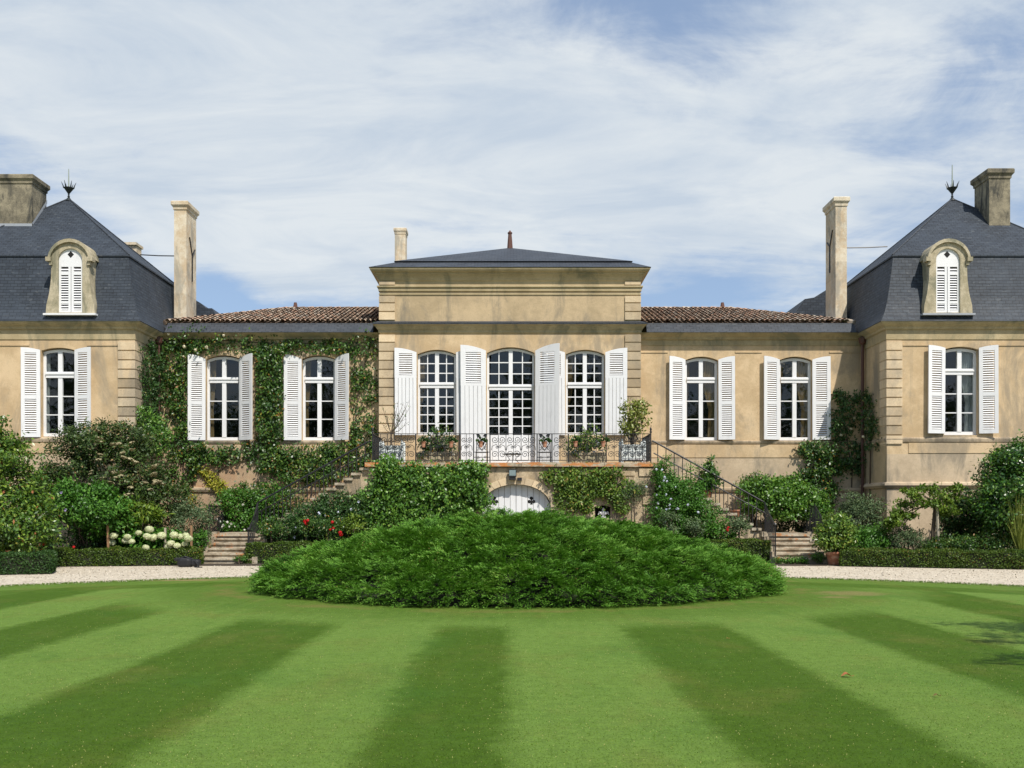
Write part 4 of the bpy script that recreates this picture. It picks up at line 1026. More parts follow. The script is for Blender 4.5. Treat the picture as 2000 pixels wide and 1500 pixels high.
for pa, pb in ((925, 957), (1049, 1078)):                  # narrow panels with a heart lattice and three leaves
    b = MB(); xa, xb = xz(pa) + .02, xz(pb) - .02; xm = (xa + xb) / 2; zc_ = Z(862, RY)
    for sx in (-1, 1):
        b.tube([(xm, RY, zc_ - .30), (xm + sx * .14, RY, zc_ - .12), (xm + sx * .20, RY, zc_ + .05), (xm + sx * .13, RY, zc_ + .15), (xm + sx * .03, RY, zc_ + .08), (xm, RY, zc_ - .02)], .016, 4)
        spiral(b, xm + sx * .13, zc_ - .24, .07, 0, sx * 1.4, .009); spiral(b, xm + sx * .12, Z(893, RY), .05, 0, sx * 1.4, .009)
        b.tube([(xm + sx * .19, RY, Z(882, RY)), (xm + sx * .04, RY, zc_ - .16)], .009, 4)
        b.prism_xz([(xm + sx * .03, Z(851, RY) - .02), (xm + sx * .10, Z(851, RY) + .07), (xm + sx * .19, Z(851, RY) + .05), (xm + sx * .16, Z(851, RY) - .06)], RY - .02, RY - .008)
    b.prism_xz([(xm - .10, zc_ - .02), (xm + .10, zc_ - .02), (xm + .07, zc_ - .15), (xm - .07, zc_ - .15)], RY - .02, RY - .008)
    for zz in (Z(883, RY), Z(893, RY)): b.box(xa, xb, RY - .012, RY + .012, zz - .012, zz + .012)
    b.build('heart_panel', M['iron'], RAIL)
for xx in (rx0, rx1):
    b = MB()
    for i, y in enumerate(np.arange(RY + .25, YC - .1, .16)): b.tube([(xx, y, RB), (xx, y, RT - .02)], .014, 4)
    for y in np.arange(RY + .35, YC - .3, .5):
        for zz, r_ in ((RT - .28, .15), (RB + .25, .15)):
            b.tube([(xx, y + r_ * (1 - f * .8) * math.cos(9 * f), zz + r_ * (1 - f * .8) * math.sin(9 * f)) for f in [i / 16 for i in range(17)]], .014, 4)
    b.build('side_panel', M['iron'], RAIL)

def handrail(sd, label):
    xs = TX1 if sd > 0 else TX0; y = YT + .10
    o = thing('stair_railing', label, 'railing', (xs + sd * 2, y, 2), 'iron railings of the two stairs')
    xe = xs + sd * 3.82; zt0, zt1 = Z(862, y), Z(981, y); z_at = lambda x: zt0 + (zt1 - zt0) * abs(x - xs) / 3.82
    xn = X(1514, 32.15) if sd > 0 else X(485, 32.15); zn = Z(1027, 32.15) if sd > 0 else Z(1036, 32.15)
    b = MB(); b.tube([(xs - sd * .05, y, zt0 + .02), (xs + sd * .06, y, zt0 - .03), (xe - sd * .1, y, zt1 + .04), (xe, y, zt1 - .03), (xe + (xn - xe) * .35, y - .6, zt1 + (zn - zt1) * .4), (xe + (xn - xe) * .8, 32.55, zn + .14), (xn, 32.25, zn + .01), (xn, 32.15, zn - .03)], .032, 6)
    b.tube([(xs, y, zt0 - .40), (xe, y, zt1 - .36)], .022, 5)
    b.build('handrail', M['iron'], o)
    n = 27; k = 0
    for i in range(1, n):
        x = xs + sd * 3.82 * i / n; zb_ = stair_z(abs(x - xs)) if abs(x - xs) < RUN * NST else .93
        b = MB(); b.tube([(x, y, zb_), (x, y, z_at(x) if i % 2 else z_at(x) - .385 + .0)], .018, 4) if i % 2 else b.tube([(x, y, zb_), (x, y, z_at(x) - .38)], .016, 4)
        b.build('baluster', M['iron'], o)
    for i in range(1, 8):
        f = i / 8; x = xe + (xn - xe) * f; yy = y + (32.2 - y) * f; zt = zt1 + (zn - zt1) * f
        zb_ = .155 * min(6, max(1, int((yy - 32.0) / .33) + 1)); b = MB(); b.tube([(x, yy, zb_), (x, yy, zt - .02)], .016, 4); b.build('baluster', M['iron'], o)
    b = MB(); b.tube([(xe, y, .93), (xe, y, zt1)], .022, 6); b.build('newel', M['iron'], o); b = MB(); b.tube([(xn, 32.15, 0), (xn, 32.15, zn - .02)], .026, 6); b.lathe([(.026, 0), (.05, .03), (.055, .07), (.03, .11), (.001, .12)], (xn, 32.15, zn - .02), 10); b.tube([(xn, 32.15, .02), (xn + sd * .02, 32.0, .10), (xn, 31.98, .25)], .014, 5)
    b.build('newel', M['iron'], o)
    # the outer side of the landing
    xo = X(1592, 34.2) if sd > 0 else X(409, 34.2); zt = Z(988, 34.2)
    xf = X(1612, 32.6) if sd > 0 else X(389, 32.6); zf = Z(1026, 32.6) if sd > 0 else Z(1040, 32.6)
    b = MB(); b.tube([(xo, YW - .1, zt), (xo, 34.2, zt), (xo + (xf - xo) * .5, 33.4, zt + (zf - zt) * .45), (xf, 32.6, zf), (xf, 32.4, zf - .1)], .022, 6); b.build('handrail', M['iron'], o)
    for yy in np.arange(34.2, YW - .15, .17): b = MB(); b.tube([(xo, yy, .9), (xo, yy, zt)], .016, 4); b.build('baluster', M['iron'], o)
    for i in range(1, 8):
        f = i / 8; b = MB(); yy = 34.2 + (32.5 - 34.2) * f; b.tube([(xo + (xf - xo) * f, yy, .155 * min(6, max(1, int((yy - 32) / .33) + 1))), (xo + (xf - xo) * f, yy, zt + (zf - zt) * f)], .016, 4); b.build('baluster', M['iron'], o)
    b = MB(); b.tube([(xf, 32.5, 0), (xf, 32.5, zf)], .022, 6); b.build('newel', M['iron'], o); b = MB(); b.tube([(xo, 34.2, .9), (xo, 34.2, zt + .06)], .024, 6); b.build('newel', M['iron'], o)
handrail(-1, 'black iron railing of the ivy-side stair, half hidden by climbing roses'); handrail(1, 'black iron railing of the stair beside the pale-blue flowering shrub')

# lamp, sensor and ornament on the terrace front
o = thing('floodlight', 'square dark floodlight with a greenish lens above the cellar arch', 'lamp', (X(1001, YT), YT, Z(927, YT)))
lx, lz = X(1001, YT), Z(926, YT); b = MB(); b.box(lx - .13, lx + .13, YT - .22, YT - .10, lz - .10, lz + .15); b.box(lx - .11, lx + .11, YT - .20, YT - .02, lz - .20, lz - .101); b.build('housing', M['iron'], o)
b = MB(); b.box(lx - .11, lx + .11, YT - .226, YT - .2205, lz - .06, lz + .13); b.build('lens', M['lens'], o); b = MB(); b.box(lx - .05, lx + .05, YT - .10, YT, lz - .05, lz + .05); b.build('bracket', M['iron'], o)
o = thing('motion_sensor', 'small black sensor box beside the floodlight', 'sensor', (X(1015, YT), YT, Z(936, YT))); lx, lz = X(1015, YT), Z(936, YT)
b = MB(); b.box(lx - .075, lx + .075, YT - .12, YT - .03, lz - .055, lz + .055); b.build('housing', M['bag'], o); b = MB(); b.box(lx - .03, lx + .03, YT - .03, YT, lz - .03, lz + .03); b.build('bracket', M['iron'], o)
o = thing('stone_ornament', 'small white carved ornament in the niche of the terrace wall', 'ornament', (X(1179, YT), YT + .12, Z(1012, YT)))
ox, oz = X(1179, YT), Z(1012, YT); b = MB(); b.lathe([(.10, 0), (.10, .04), (.05, .06), (.04, .10), (.09, .16), (.10, .22), (.04, .25), (.05, .30), (.02, .36), (.001, .37)], (ox, YT + .12, oz), 10); b.build('body', M['white'], o, smooth=True)
b = MB()
for sd in (-1, 1): b.tube([(ox + sd * .05, YT + .10, oz + .14), (ox + sd * .15, YT + .06, oz + .20), (ox + sd * .18, YT + .06, oz + .12)], [.05, .04, .02], 6)
b.build('scroll', M['white'], o)

# hanging pots on the railing
hp = thing('hanging_pot', 'small dry terracotta pot hung on the terrace railing', 'plant pot', (0, 0, 0), 'small pots hung on the terrace railing')
b = MB(); b.lathe([(.001, -.10), (.055, -.10), (.075, .06), (.085, .06), (.085, .09), (.07, .09), (.065, .03), (.001, .03)], (0, 0, 0), 10); b.build('pot', M['terracotta'], hp)
b = MB(); b.tube([(0, .09, .2), (0, 0, .12), (.07, 0, .10)], .008, 4); b.build('hook', M['iron'], hp)
g = np.random.default_rng(3); pp = crown(g, (0, 0, .16), (.15, .10, .10), 10, 8, .03); leaves('foliage', hp, pp[0], pp[1], pp[2], .09, .07, M['lf_box_dark'], g)
pots = [(827, 868), (881, 868), (939, 868), (1064, 868), (1124, 867), (1178, 867)]
lab = ['dry terracotta pot hung on the railing, nearest the bare shrub', 'dry terracotta pot hung on the railing between the dark trough plants and the heart panel', 'dry terracotta pot in the heart panel by the door, ivy side',
       'dry terracotta pot in the heart panel by the door, lamp-arch side', 'dry terracotta pot hung on the railing before the light green trough plants', 'dry terracotta pot hung on the railing, nearest the leafy planter tree']
for i, (px, py) in enumerate(pots):
    o = hp if i == 0 else dup(hp); o.location = (X(px, RY - .12), RY - .12, Z(py, RY - .12)); o['label'] = lab[i]

# white planters on the terrace
def planter(px, label, pa, pb, py):
    y = YT + .55; x0, x1 = X(pa, y), X(pb, y); o = thing('planter_box', label, 'planter', ((x0 + x1) / 2, y, TZ)); b = MB(); zt = Z(py, y) - .06; y0, y1 = y - .35, y + .35
    for xx in (x0, x1):
        for yy in (y0, y1): b.box(xx - .045, xx + .045, yy - .045, yy + .045, TZ, zt + .06); b.lathe([(.045, 0), (.055, .03), (.03, .06), (.04, .09), (.001, .13)], (xx, yy, zt + .06), 8)
    b.build('corner_post', M['planter_white'], o); b = MB()
    for (a0, a1, c0, c1) in ((x0, x1, y0, y0 + .02), (x0, x1, y1 - .02, y1), (x0 - .0, x0 + .02, y0, y1), (x1 - .02, x1, y0, y1)):
        b.box(a0, a1, c0, c1, TZ + .08, zt)
    b.box(x0 + .046, x1 - .046, y0 - .02, y0 - .001, zt - .08, zt); b.box(x0 + .046, x1 - .046, y0 - .02, y0 - .001, TZ + .08, TZ + .16); b.build('panel', M['planter_white'], o)
    b = MB(); b.box(x0 + .02, x1 - .02, y0 + .02, y1 - .02, zt - .12, zt - .06); b.build('earth', M['soil'], o); return (x0 + x1) / 2, y, zt - .06
pl = planter(0, 'white wooden planter box holding the bare shrub on the terrace', 746, 787, 868)
prr = planter(0, 'white wooden planter box holding the round leafy tree on the terrace', 1213, 1256, 866)
g = np.random.default_rng(5)
o = thing('bare_shrub', 'nearly leafless shrub with thin upright twigs in a white planter', 'shrub', (X(764, pl[1]), pl[1], pl[2]))
b = MB(); bx, by, bz = X(764, pl[1]), pl[1], pl[2]; fork = Vector((bx, by, Z(847, by))); b.tube([(bx, by, bz), fork], [.035, .03], 6); tw = []
for (tx, ty) in ((746, 790), (752, 800), (772, 792), (778, 782), (800, 781), (790, 800), (802, 793), (783, 810), (797, 825), (743, 822), (768, 805), (788, 786), (756, 815)):
    e_ = Vector(P(tx, ty, by + g.uniform(-.25, .25))); m_ = fork.lerp(e_, .45) + Vector((0, 0, -.08)); b.tube([fork, m_, e_], [.018, .012, .004], 4); tw += [fork.lerp(e_, f) + Vector(g.normal(size=3) * .05) for f in g.uniform(.3, 1.02, 9)]
    for k in range(2):
        q = m_.lerp(e_, g.uniform(.1, .7)); b.tube([q, q + Vector((g.uniform(-.18, .18), g.uniform(-.1, .1), g.uniform(.08, .25)))], [.008, .003], 3)
b.build('twig', M['bark'], o); tw = np.array(tw); leaves('foliage', o, tw, unit(g.normal(size=tw.shape)), unit(g.normal(size=tw.shape)), .07, .035, M['lf_rose'], g)
o = thing('citrus_tree', 'small round pale-green tree in the white planter box by the stair', 'tree', (X(1236, prr[1]), prr[1], prr[2]))
pp = cat(px_crown(g, 1236, 815, prr[1], 31, 36, .52, 95, 11, .075, shell=.3), px_crown(g, 1222, 833, prr[1], 18, 14, .3, 20, 10, .07), px_crown(g, 1250, 800, prr[1], 18, 20, .3, 25, 10, .07)); leaves('foliage', o, pp[0], pp[1], pp[2], .125, .065, M['lf_variegated'], g, rnd=pp[3])
limbs(g, (X(1235, prr[1]), prr[1], prr[2]), [P(1235 + g.uniform(-22, 22), 815 + g.uniform(-22, 18), prr[1] + g.uniform(-.3, .3)) for _ in range(9)], .045, 'trunk', o)
for (pa, pb, label, lab2, mm, sd) in ((814, 893, 'long stone trough on the terrace holding dark bushy plants and white flowers', 'dark bushy trough plants with white flowers behind the railing', 'lf_rose', 1), (1107, 1182, 'long stone trough on the terrace holding light green plants', 'light green bushy trough plants with a few pale flowers behind the railing', 'lf_citrus', 2)):
    y = YT + .45; x0, x1 = X(pa, y), X(pb, y); o = thing('planter_trough', label, 'planter', ((x0 + x1) / 2, y, TZ)); b = MB(); b.box(x0, x1, y - .18, y + .18, TZ, TZ + .06); b.box(x0, x1, y - .22, y - .18, TZ, TZ + .36); b.box(x0, x1, y + .18, y + .22, TZ, TZ + .36); b.box(x0, x0 + .05, y - .18, y + .18, TZ + .06, TZ + .36); b.box(x1 - .05, x1, y - .18, y + .18, TZ + .06, TZ + .36); b.box(x0 - .02, x1 + .02, y - .25, y - .221, TZ + .28, TZ + .36); b.build('trough', M['dormer_stone'], o)
    b = MB(); b.box(x0 + .05, x1 - .05, y - .178, y + .178, TZ + .062, TZ + .30); b.build('earth', M['soil'], o)
    g = np.random.default_rng(40 + sd); pm = (pa + pb) / 2
    q = thing('trough_plants', lab2, 'plant', ((x0 + x1) / 2, y, TZ + .3)); pp = cat(px_crown(g, pm, 868, y, 38, 19, .3, 70, 14, .08, shell=.2), px_crown(g, pm - 4, 848, y, 14, 14, .2, 12, 12, .07), px_crown(g, pm + 14, 846, y, 14, 16, .2, 12, 12, .07), px_crown(g, pm - 24, 880, y - .25, 12, 14, .12, 12, 12, .06)); leaves('foliage', q, pp[0], pp[1], pp[2], .11, .055, M[mm], g, rnd=pp[3])
    limbs(g, ((x0 + x1) / 2, y, TZ + .3), [P(pm + g.uniform(-35, 35), 862 + g.uniform(-20, 5), y) for _ in range(8)], .018, 'stem', q)
    blossoms(q, 'white' if sd == 1 else 'blue', [(pm + g.uniform(-36, 36), g.uniform(852, 892)) for _ in range(13)], y - .26, jit=.05, size=.9)
# iron chairs and a low table by the door
ch = thing('iron_chair', 'black wrought-iron chair', 'chair', (0, 0, 0), 'wrought-iron chairs by the terrace door')
b = MB(); b.box(-.22, .22, -.20, .22, .42, .44); b.build('seat', M['iron'], ch)
for sx in (-1, 1):
    b = MB(); b.tube([(sx * .2, -.18, 0), (sx * .2, -.18, .42)], .015, 5); b.build('leg', M['iron'], ch); b = MB(); b.tube([(sx * .2, .22, 0), (sx * .2, .20, .44), (sx * .19, .26, .88)], .015, 5); b.build('leg', M['iron'], ch)
b = MB(); b.tube([(-.19, .26, .88), (-.1, .27, .93), (0, .27, .90), (.1, .27, .93), (.19, .26, .88)], .013, 5)
for sx in (-1, 1): b.tube([(0, .24, .5), (sx * .12, .25, .62), (sx * .12, .26, .76), (0, .26, .82)], .010, 4)
b.build('backrest', M['iron'], ch)
for i, (px, lb) in enumerate(((941, 'black wrought-iron chair before the big shutter on the ivy side of the door'), (1064, 'black wrought-iron chair before the shutter swung furthest out'))):
    o = ch if i == 0 else dup(ch); o.location = (X(px, 35.4), 35.4, TZ); o['label'] = lb
o = thing('iron_table', 'small black wrought-iron table in front of the terrace door', 'table', (X(1001, 35.2), 35.2, TZ)); tx = X(1001, 35.2)
b = MB(); b.lathe([(.001, .34), (.33, .34), (.33, .37), (.001, .37)], (tx, 35.2, TZ), 16); b.build('top', M['iron'], o)
for k in range(3):
    a = k * 2.1 + .5; b = MB(); b.tube([(tx + .30 * math.cos(a), 35.2 + .30 * math.sin(a), TZ), (tx + .12 * math.cos(a), 35.2 + .12 * math.sin(a), TZ + .18), (tx + .26 * math.cos(a), 35.2 + .26 * math.sin(a), TZ + .34)], .013, 5); b.build('leg', M['iron'], o)

# ------------------------------------------------------------------ the juniper mound
JX, JY, JR = 0.16, 22.75, 5.62
def und(x, y):
    return .5 * np.sin(x * 2.1 + 1.3 * np.sin(y * 1.1)) * np.sin(y * 3.1 + .8 * np.sin(x * 1.7) + 1) + .35 * np.sin(x * 4.3 + y * 1.9 + 2) * np.sin(y * 5.7 - x * 1.1) + .25 * np.sin(x * 7.3 - y * 2.2) * np.sin(y * 8.9 + x)
def dome(x, y):
    r = np.hypot(x - JX, y - JY) / JR
    return .27 + 1.17 * (1 - np.clip(r, 0, 1) ** 1.72) + .09 * und(x * .8, y * .8) * np.clip(1.25 - r, .2, 1)
JUN = thing('juniper_mound', 'broad low dome of feathery green juniper in the middle of the lawn', 'shrub', (JX, JY, 0))
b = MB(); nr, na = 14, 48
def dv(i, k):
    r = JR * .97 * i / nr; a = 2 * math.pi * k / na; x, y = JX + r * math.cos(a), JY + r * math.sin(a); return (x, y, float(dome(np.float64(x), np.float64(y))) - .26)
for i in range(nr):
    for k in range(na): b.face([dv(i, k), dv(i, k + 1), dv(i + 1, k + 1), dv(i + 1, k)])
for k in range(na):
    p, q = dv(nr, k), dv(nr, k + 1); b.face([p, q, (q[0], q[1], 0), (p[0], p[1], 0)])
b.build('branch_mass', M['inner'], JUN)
g = np.random.default_rng(21); n = 66000
NP = 620; pr_ = JR * np.sqrt(g.uniform(0, 1, NP)); pa_ = g.uniform(0, 2 * math.pi, NP); pxy = np.stack([JX + pr_ * np.cos(pa_), JY + pr_ * np.sin(pa_)], 1)
pd_ = pa_ + g.normal(0, .95, NP); pl_ = g.uniform(.38, .75, NP); pw_ = g.uniform(.13, .24, NP); ph_ = g.uniform(.12, .36, NP)
r = JR * np.sqrt(g.uniform(0, 1, n)); a = g.uniform(0, 2 * math.pi, n)
def plume(x, y):
    best = np.zeros(len(x)); who = np.zeros(len(x), int); along = np.zeros(len(x))
    for k in range(NP):
        dx_, dy_ = x - pxy[k, 0], y - pxy[k, 1]; u = dx_ * math.cos(pd_[k]) + dy_ * math.sin(pd_[k]); v = -dx_ * math.sin(pd_[k]) + dy_ * math.cos(pd_[k])
        h_ = ph_[k] * np.exp(-(u / pl_[k]) ** 2 * 1.3 - (v / pw_[k]) ** 2) * (1 + .5 * np.clip(u / pl_[k], -1, 1)); m_ = h_ > best
        best[m_] = h_[m_]; who[m_] = k; along[m_] = (u / pl_[k])[m_]
    return best, who, along
ne = 5200
r = np.concatenate([r, JR * g.uniform(.965, 1.03, ne)]); a = np.concatenate([a, g.uniform(0, 2 * math.pi, ne)])
r = r * (1 + .018 * np.sin(a * 9) + .012 * np.sin(a * 23 + 1))
x = JX + r * np.cos(a); y = JY + r * np.sin(a); best, who, along = plume(x, y)
edge_ = np.arange(len(r)) >= n
keep = edge_ | (g.uniform(0, 1, len(r)) < .24 + best / .15); r, a, x, y, best, who, along, edge_ = (v[keep] for v in (r, a, x, y, best, who, along, edge_))
z = dome(x, y) - .12 + best - .05 * g.uniform(0, 1, len(r)) ** 1.5; z[edge_] = g.uniform(.03, .36, edge_.sum())
az_ = np.where(best > .02, pd_[who], a) + g.normal(size=len(r)) * .62; el = g.normal(.22, .22, len(r)) + .15 * along * (best > .03); el[edge_] = g.normal(.05, .3, edge_.sum()); az_[edge_] = a[edge_] + g.normal(size=edge_.sum()) * .6
big_ = g.uniform(0, 1, len(r)) > .990; el[big_] += .15
ax_ = np.stack([np.cos(az_) * np.cos(el), np.sin(az_) * np.cos(el), np.sin(el)], 1); lat = unit(np.cross(ax_, np.array([0, 0, 1.0]) + g.normal(size=(len(r), 3)) * .35)); nn = np.cross(lat, ax_)
ln = g.uniform(.12, .25, len(r)) * np.where(big_, 1.6, 1); tone = np.clip(g.normal(0, .12, len(r)) + g.normal(0, .13, NP)[who] + .10 * np.clip(along, -1, 1), -.45, .45)
K = 13; Cs, Ds, Ns, Rs = [], [], [], []
for k in range(K):
    f = (k + .5) / K; sgn = 1 if k % 2 else -1; p = np.stack([x, y, z], 1) + ax_ * (ln * f)[:, None]; p[:, 2] -= .10 * f * f * ln
    d = unit(ax_ * .75 + lat * sgn * (.75 * (1 - .6 * f)) + nn * .15 + g.normal(size=ax_.shape) * .15); Cs.append(p + d * .04); Ds.append(d); Ns.append(unit(nn + g.normal(size=nn.shape) * .35)); Rs.append(np.clip(.45 + tone + .35 * (f - .4) + g.normal(0, .1, len(r)), 0, .97))
C_, D_, N_, R_ = (np.concatenate(v) for v in (Cs, Ds, Ns, Rs)); R_[g.uniform(0, 1, len(R_)) > .997] = 1.0
leaves('foliage', JUN, C_, D_, N_, .062, .019, M['lf_juniper'], g, rnd=R_)

# ------------------------------------------------------------------ clipped hedges
def hedge(label, pa, da, pb, db, wdt, h, m, seed, dens=1900):
    g = np.random.default_rng(seed); A = np.array([X(pa, da), da]); B = np.array([X(pb, db), db]); t = (B - A); Ln = np.linalg.norm(t); t = t / Ln; nrm = np.array([t[1], -t[0]])
    if nrm[1] > 0: nrm = -nrm
    o = thing('box_hedge', label, 'hedge', (float((A + B)[0] / 2), float((A + B)[1] / 2), 0), 'clipped box hedges edging the gravel')
    b = MB(); c = [A - nrm * .05 + t * .05, B - nrm * .05 - t * .05, B - nrm * (wdt - .05) - t * .05, A - nrm * (wdt - .05) + t * .05]
    lo = [(p[0], p[1], -.02) for p in c]; hi = [(p[0], p[1], h - .06) for p in c]
    for i in range(4): b.face([lo[i], lo[(i + 1) % 4], hi[(i + 1) % 4], hi[i]])
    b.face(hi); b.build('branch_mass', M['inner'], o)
    def scatter(nn, fu, fv, fw):
        return A + t * fu[:, None] * Ln - nrm * fw[:, None] * wdt, fv * h
    pts, nor = [], []
    for (area, kind) in ((Ln * h, 'front'), (Ln * wdt, 'top'), (wdt * h, 'end0'), (wdt * h, 'end1'), (Ln * h * .5, 'back')):
        k = int(area * dens); u, v, w_ = g.uniform(0, 1, (3, k))
        if kind == 'front': w_ = np.zeros(k); nv = np.array([nrm[0], nrm[1], .2])
        elif kind == 'back': w_ = np.ones(k); nv = np.array([-nrm[0], -nrm[1], .2])
        elif kind == 'top': v = np.ones(k); nv = np.array([0, 0, 1.0])
        elif kind == 'end0': u = np.zeros(k); nv = np.array([-t[0], -t[1], .2])
        else: u = np.ones(k); nv = np.array([t[0], t[1], .2])
        q, zz = scatter(k, u, v, w_); wob = .035 * np.sin(u * Ln * 3.1 + seed) + .025 * np.sin(u * Ln * 8.7 + v * 5)
        p3 = np.stack([q[:, 0], q[:, 1], zz], 1) + nv * (g.uniform(-.06, .035, k) + wob)[:, None] * .8 + g.normal(size=(k, 3)) * .012
        p3[:, 2] = np.maximum(p3[:, 2], .0); pts.append(p3); nor.append(np.repeat(nv[None], k, 0))
    C = np.concatenate(pts); N = unit(np.concatenate(nor) + g.normal(size=C.shape) * .6 + np.array([0, 0, .2])); D = unit(g.normal(size=C.shape) + N * .3)
    pat = .18 * np.sin(C[:, 0] * 2.3 + seed) * np.sin(C[:, 2] * 7 + C[:, 0] * 3); leaves('foliage', o, C, D, N, .055, .034, m, g, rnd=np.clip(g.beta(2, 2.4, len(C)) + pat - .05, 0, 1))
    return o
hedge('low clipped hedge end block standing nearest the lawn, darker and bluer than the rest', -60, 26.2, 101, 26.9, 1.3, .53, M['lf_box_dark'], 1)
hedge('low clipped hedge in front of the white hydrangea, with the black bag at its end', 100, 30.4, 390, 31.2, .9, .50, M['lf_box'], 2)
hedge('clipped hedge between the ivy-side stair foot and the juniper mound', 480, 32.0, 725, 32.4, .9, .64, M['lf_box'], 3)
hedge('clipped hedge between the juniper mound and the stair with the clay pot at its foot', 1370, 32.8, 1507, 32.6, .9, .72, M['lf_box'], 4)
hedge('long low dark hedge running from the clay citrus pot to the edge of view', 1640, 30.7, 2070, 28.6, .9, .49, M['lf_box'], 5)

# ------------------------------------------------------------------ wall climbers
def climber(name, label, segs, d, m, seed, L=.10, W=.06, per=14, thick=.16, cr=.11, stems=None, side=None, base=None, dens=1.0):
    """leaf clusters along runs (px0, py0, px1, py1, half-width px, clusters) on the wall at distance d"""
    g = np.random.default_rng(seed); C, D, N, Rn = [], [], [], []
    for (a0, b0, a1, b1, hw, k) in segs:
        k = max(4, int(k * dens)); hw = hw * 1.12
        f = g.uniform(0, 1, k); px = a0 + (a1 - a0) * f; py = b0 + (b1 - b0) * f; dirx, diry = a1 - a0, b1 - b0; ln = math.hypot(dirx, diry) + 1e-6
        o = g.normal(0, .5, k) * hw; px = px - diry / ln * o; py = py + dirx / ln * o
        if side is None: cx = (px - CX) * d / F; cy = np.full(k, d)
        else: cy = side * F / (px - CX); cx = np.full(k, side)
        dd = cy; czv = EYE - (py - CY) * dd / F
        nrm = np.array([0, -1.0, 0]) if side is None else np.array([-np.sign(side), 0, 0])
        cc = np.stack([cx, cy, czv], 1) + nrm * np.abs(g.normal(0, thick, k))[:, None]; n_ = g.integers(int(per * .5), int(per * 1.6), k); p = np.repeat(cc, n_, 0); tn = np.repeat(g.uniform(-.2, .2, k), n_)
        p = p + g.normal(size=p.shape) * cr * np.array([1, .5, .85] if side is None else [.5, 1, .85])
        if side is None: p[:, 1] = np.minimum(p[:, 1], d - .02)
        else: p[:, 0] = np.where(side > 0, np.minimum(p[:, 0], side - .02), np.maximum(p[:, 0], side + .02))
        if name == 'climbing_rose':
            ppx = CX + p[:, 0] / p[:, 1] * F; ppy = CY - (p[:, 2] - EYE) / p[:, 1] * F; inside = (ppy > 693) & (ppy < 862) & (((ppx > 367) & (ppx < 499)) | ((ppx > 554) & (ppx < 685))) & (g.uniform(0, 1, len(p)) > .02)
            p = p[~inside]; tn = tn[~inside]
        C.append(p); q = len(p); N.append(unit(nrm * .7 + np.array([0, 0, .55]) + g.normal(size=(q, 3)) * .45)); D.append(unit(g.normal(size=(q, 3)) * .7 + nrm * .3 + np.array([0, 0, -.45]))); Rn.append(np.clip(g.beta(2, 2, q) + tn, 0, 1))
    C, D, N, Rn = (np.concatenate(v) for v in (C, D, N, Rn)); m0 = C.mean(0)
    o = thing(name, label, 'climbing plant', (float(m0[0]), float(m0[1]), 0.0 if base is None else base)); leaves('foliage', o, C, D, N, L, W, m, g, rnd=Rn)
    if stems:
        b = MB()
        for line in stems:
            pts = []
            for (px, py) in line:
                if side is None: pts.append(P(px, py, d - .04))
                else: dd = side * F / (px - CX); pts.append((side - math.copysign(.04, side), dd, Z(py, dd)))
            b.tube(pts, [.028 * (1 - .6 * i / len(pts)) for i in range(len(pts))], 5)
        b.build('stem', M['bark'], o)
    return o
cl = climber('climbing_rose', 'climbing rose framing both windows of the leafy wing, with ivory blooms', [
    (306, 690, 350, 668, 22, 42), (350, 672, 470, 662, 22, 85), (330, 680, 400, 684, 14, 34), (400, 686, 420, 690, 8, 6), (470, 668, 560, 675, 20, 62), (480, 688, 560, 690, 12, 34), (560, 680, 660, 676, 18, 68), (660, 672, 740, 664, 22, 44), (640, 690, 735, 688, 10, 20),
    (356, 690, 358, 862, 15, 95), (318, 705, 345, 760, 26, 55), (325, 770, 350, 785, 12, 18), (340, 790, 362, 858, 16, 40), (310, 830, 335, 868, 16, 24),
    (524, 695, 524, 865, 25, 250), (508, 720, 508, 860, 12, 60), (546, 700, 546, 860, 8, 60),
    (690, 700, 700, 870, 14, 60), (705, 720, 735, 780, 18, 44), (715, 800, 735, 870, 12, 34), (692, 840, 690, 875, 12, 22),
    (330, 880, 410, 876, 17, 72), (370, 895, 440, 890, 16, 66), (430, 880, 560, 885, 20, 110), (540, 900, 650, 895, 26, 150), (640, 885, 735, 895, 22, 92), (560, 930, 650, 930, 18, 70), (505, 908, 560, 925, 14, 44), (385, 905, 345, 1000, 9, 40), (470, 955, 520, 950, 9, 22), (620, 940, 720, 905, 12, 40),
    (345, 905, 330, 960, 10, 24)], YW, M['lf_rose'], 31, .115, .068, 15, dens=.78,
    stems=[[(355, 1070), (360, 980), (356, 860), (358, 760), (350, 680), (420, 664), (560, 672), (738, 668)], [(560, 1040), (535, 960), (520, 880), (526, 780), (522, 690)], [(640, 1000), (655, 920), (690, 870), (700, 760), (720, 680)], [(392, 910), (372, 960), (350, 1010)], [(420, 925), (450, 905), (530, 890)]])
blossoms(cl, 'ivory', [(329, 653), (360, 677), (382, 683), (403, 678), (358, 696), (437, 655), (404, 870)], YW - .34, name='flower', size=1.0)
cr_ = climber('climbing_plant', 'reddish-leaved climber above the ivy-side stair railing', [(520, 900, 700, 880, 20, 60), (560, 925, 640, 925, 20, 60)], YW - .12, M['lf_olive'], 32, .09, .055, 8, stems=[[(600, 1030), (610, 950), (600, 890)]])
cy_ = climber('yellow_creeper', 'yellowing creeper spray on the bare patch of the leafy wing', [(394, 918, 418, 932, 6, 26), (402, 932, 440, 966, 9, 55), (436, 940, 442, 985, 6, 18), (420, 936, 425, 942, 6, 12), (378, 966, 376, 990, 5, 12)], YW - .06, M['lf_yellow'], 33, .10, .05, 9, .05, .07, stems=[[(440, 1030), (442, 980), (420, 945), (392, 912)]])
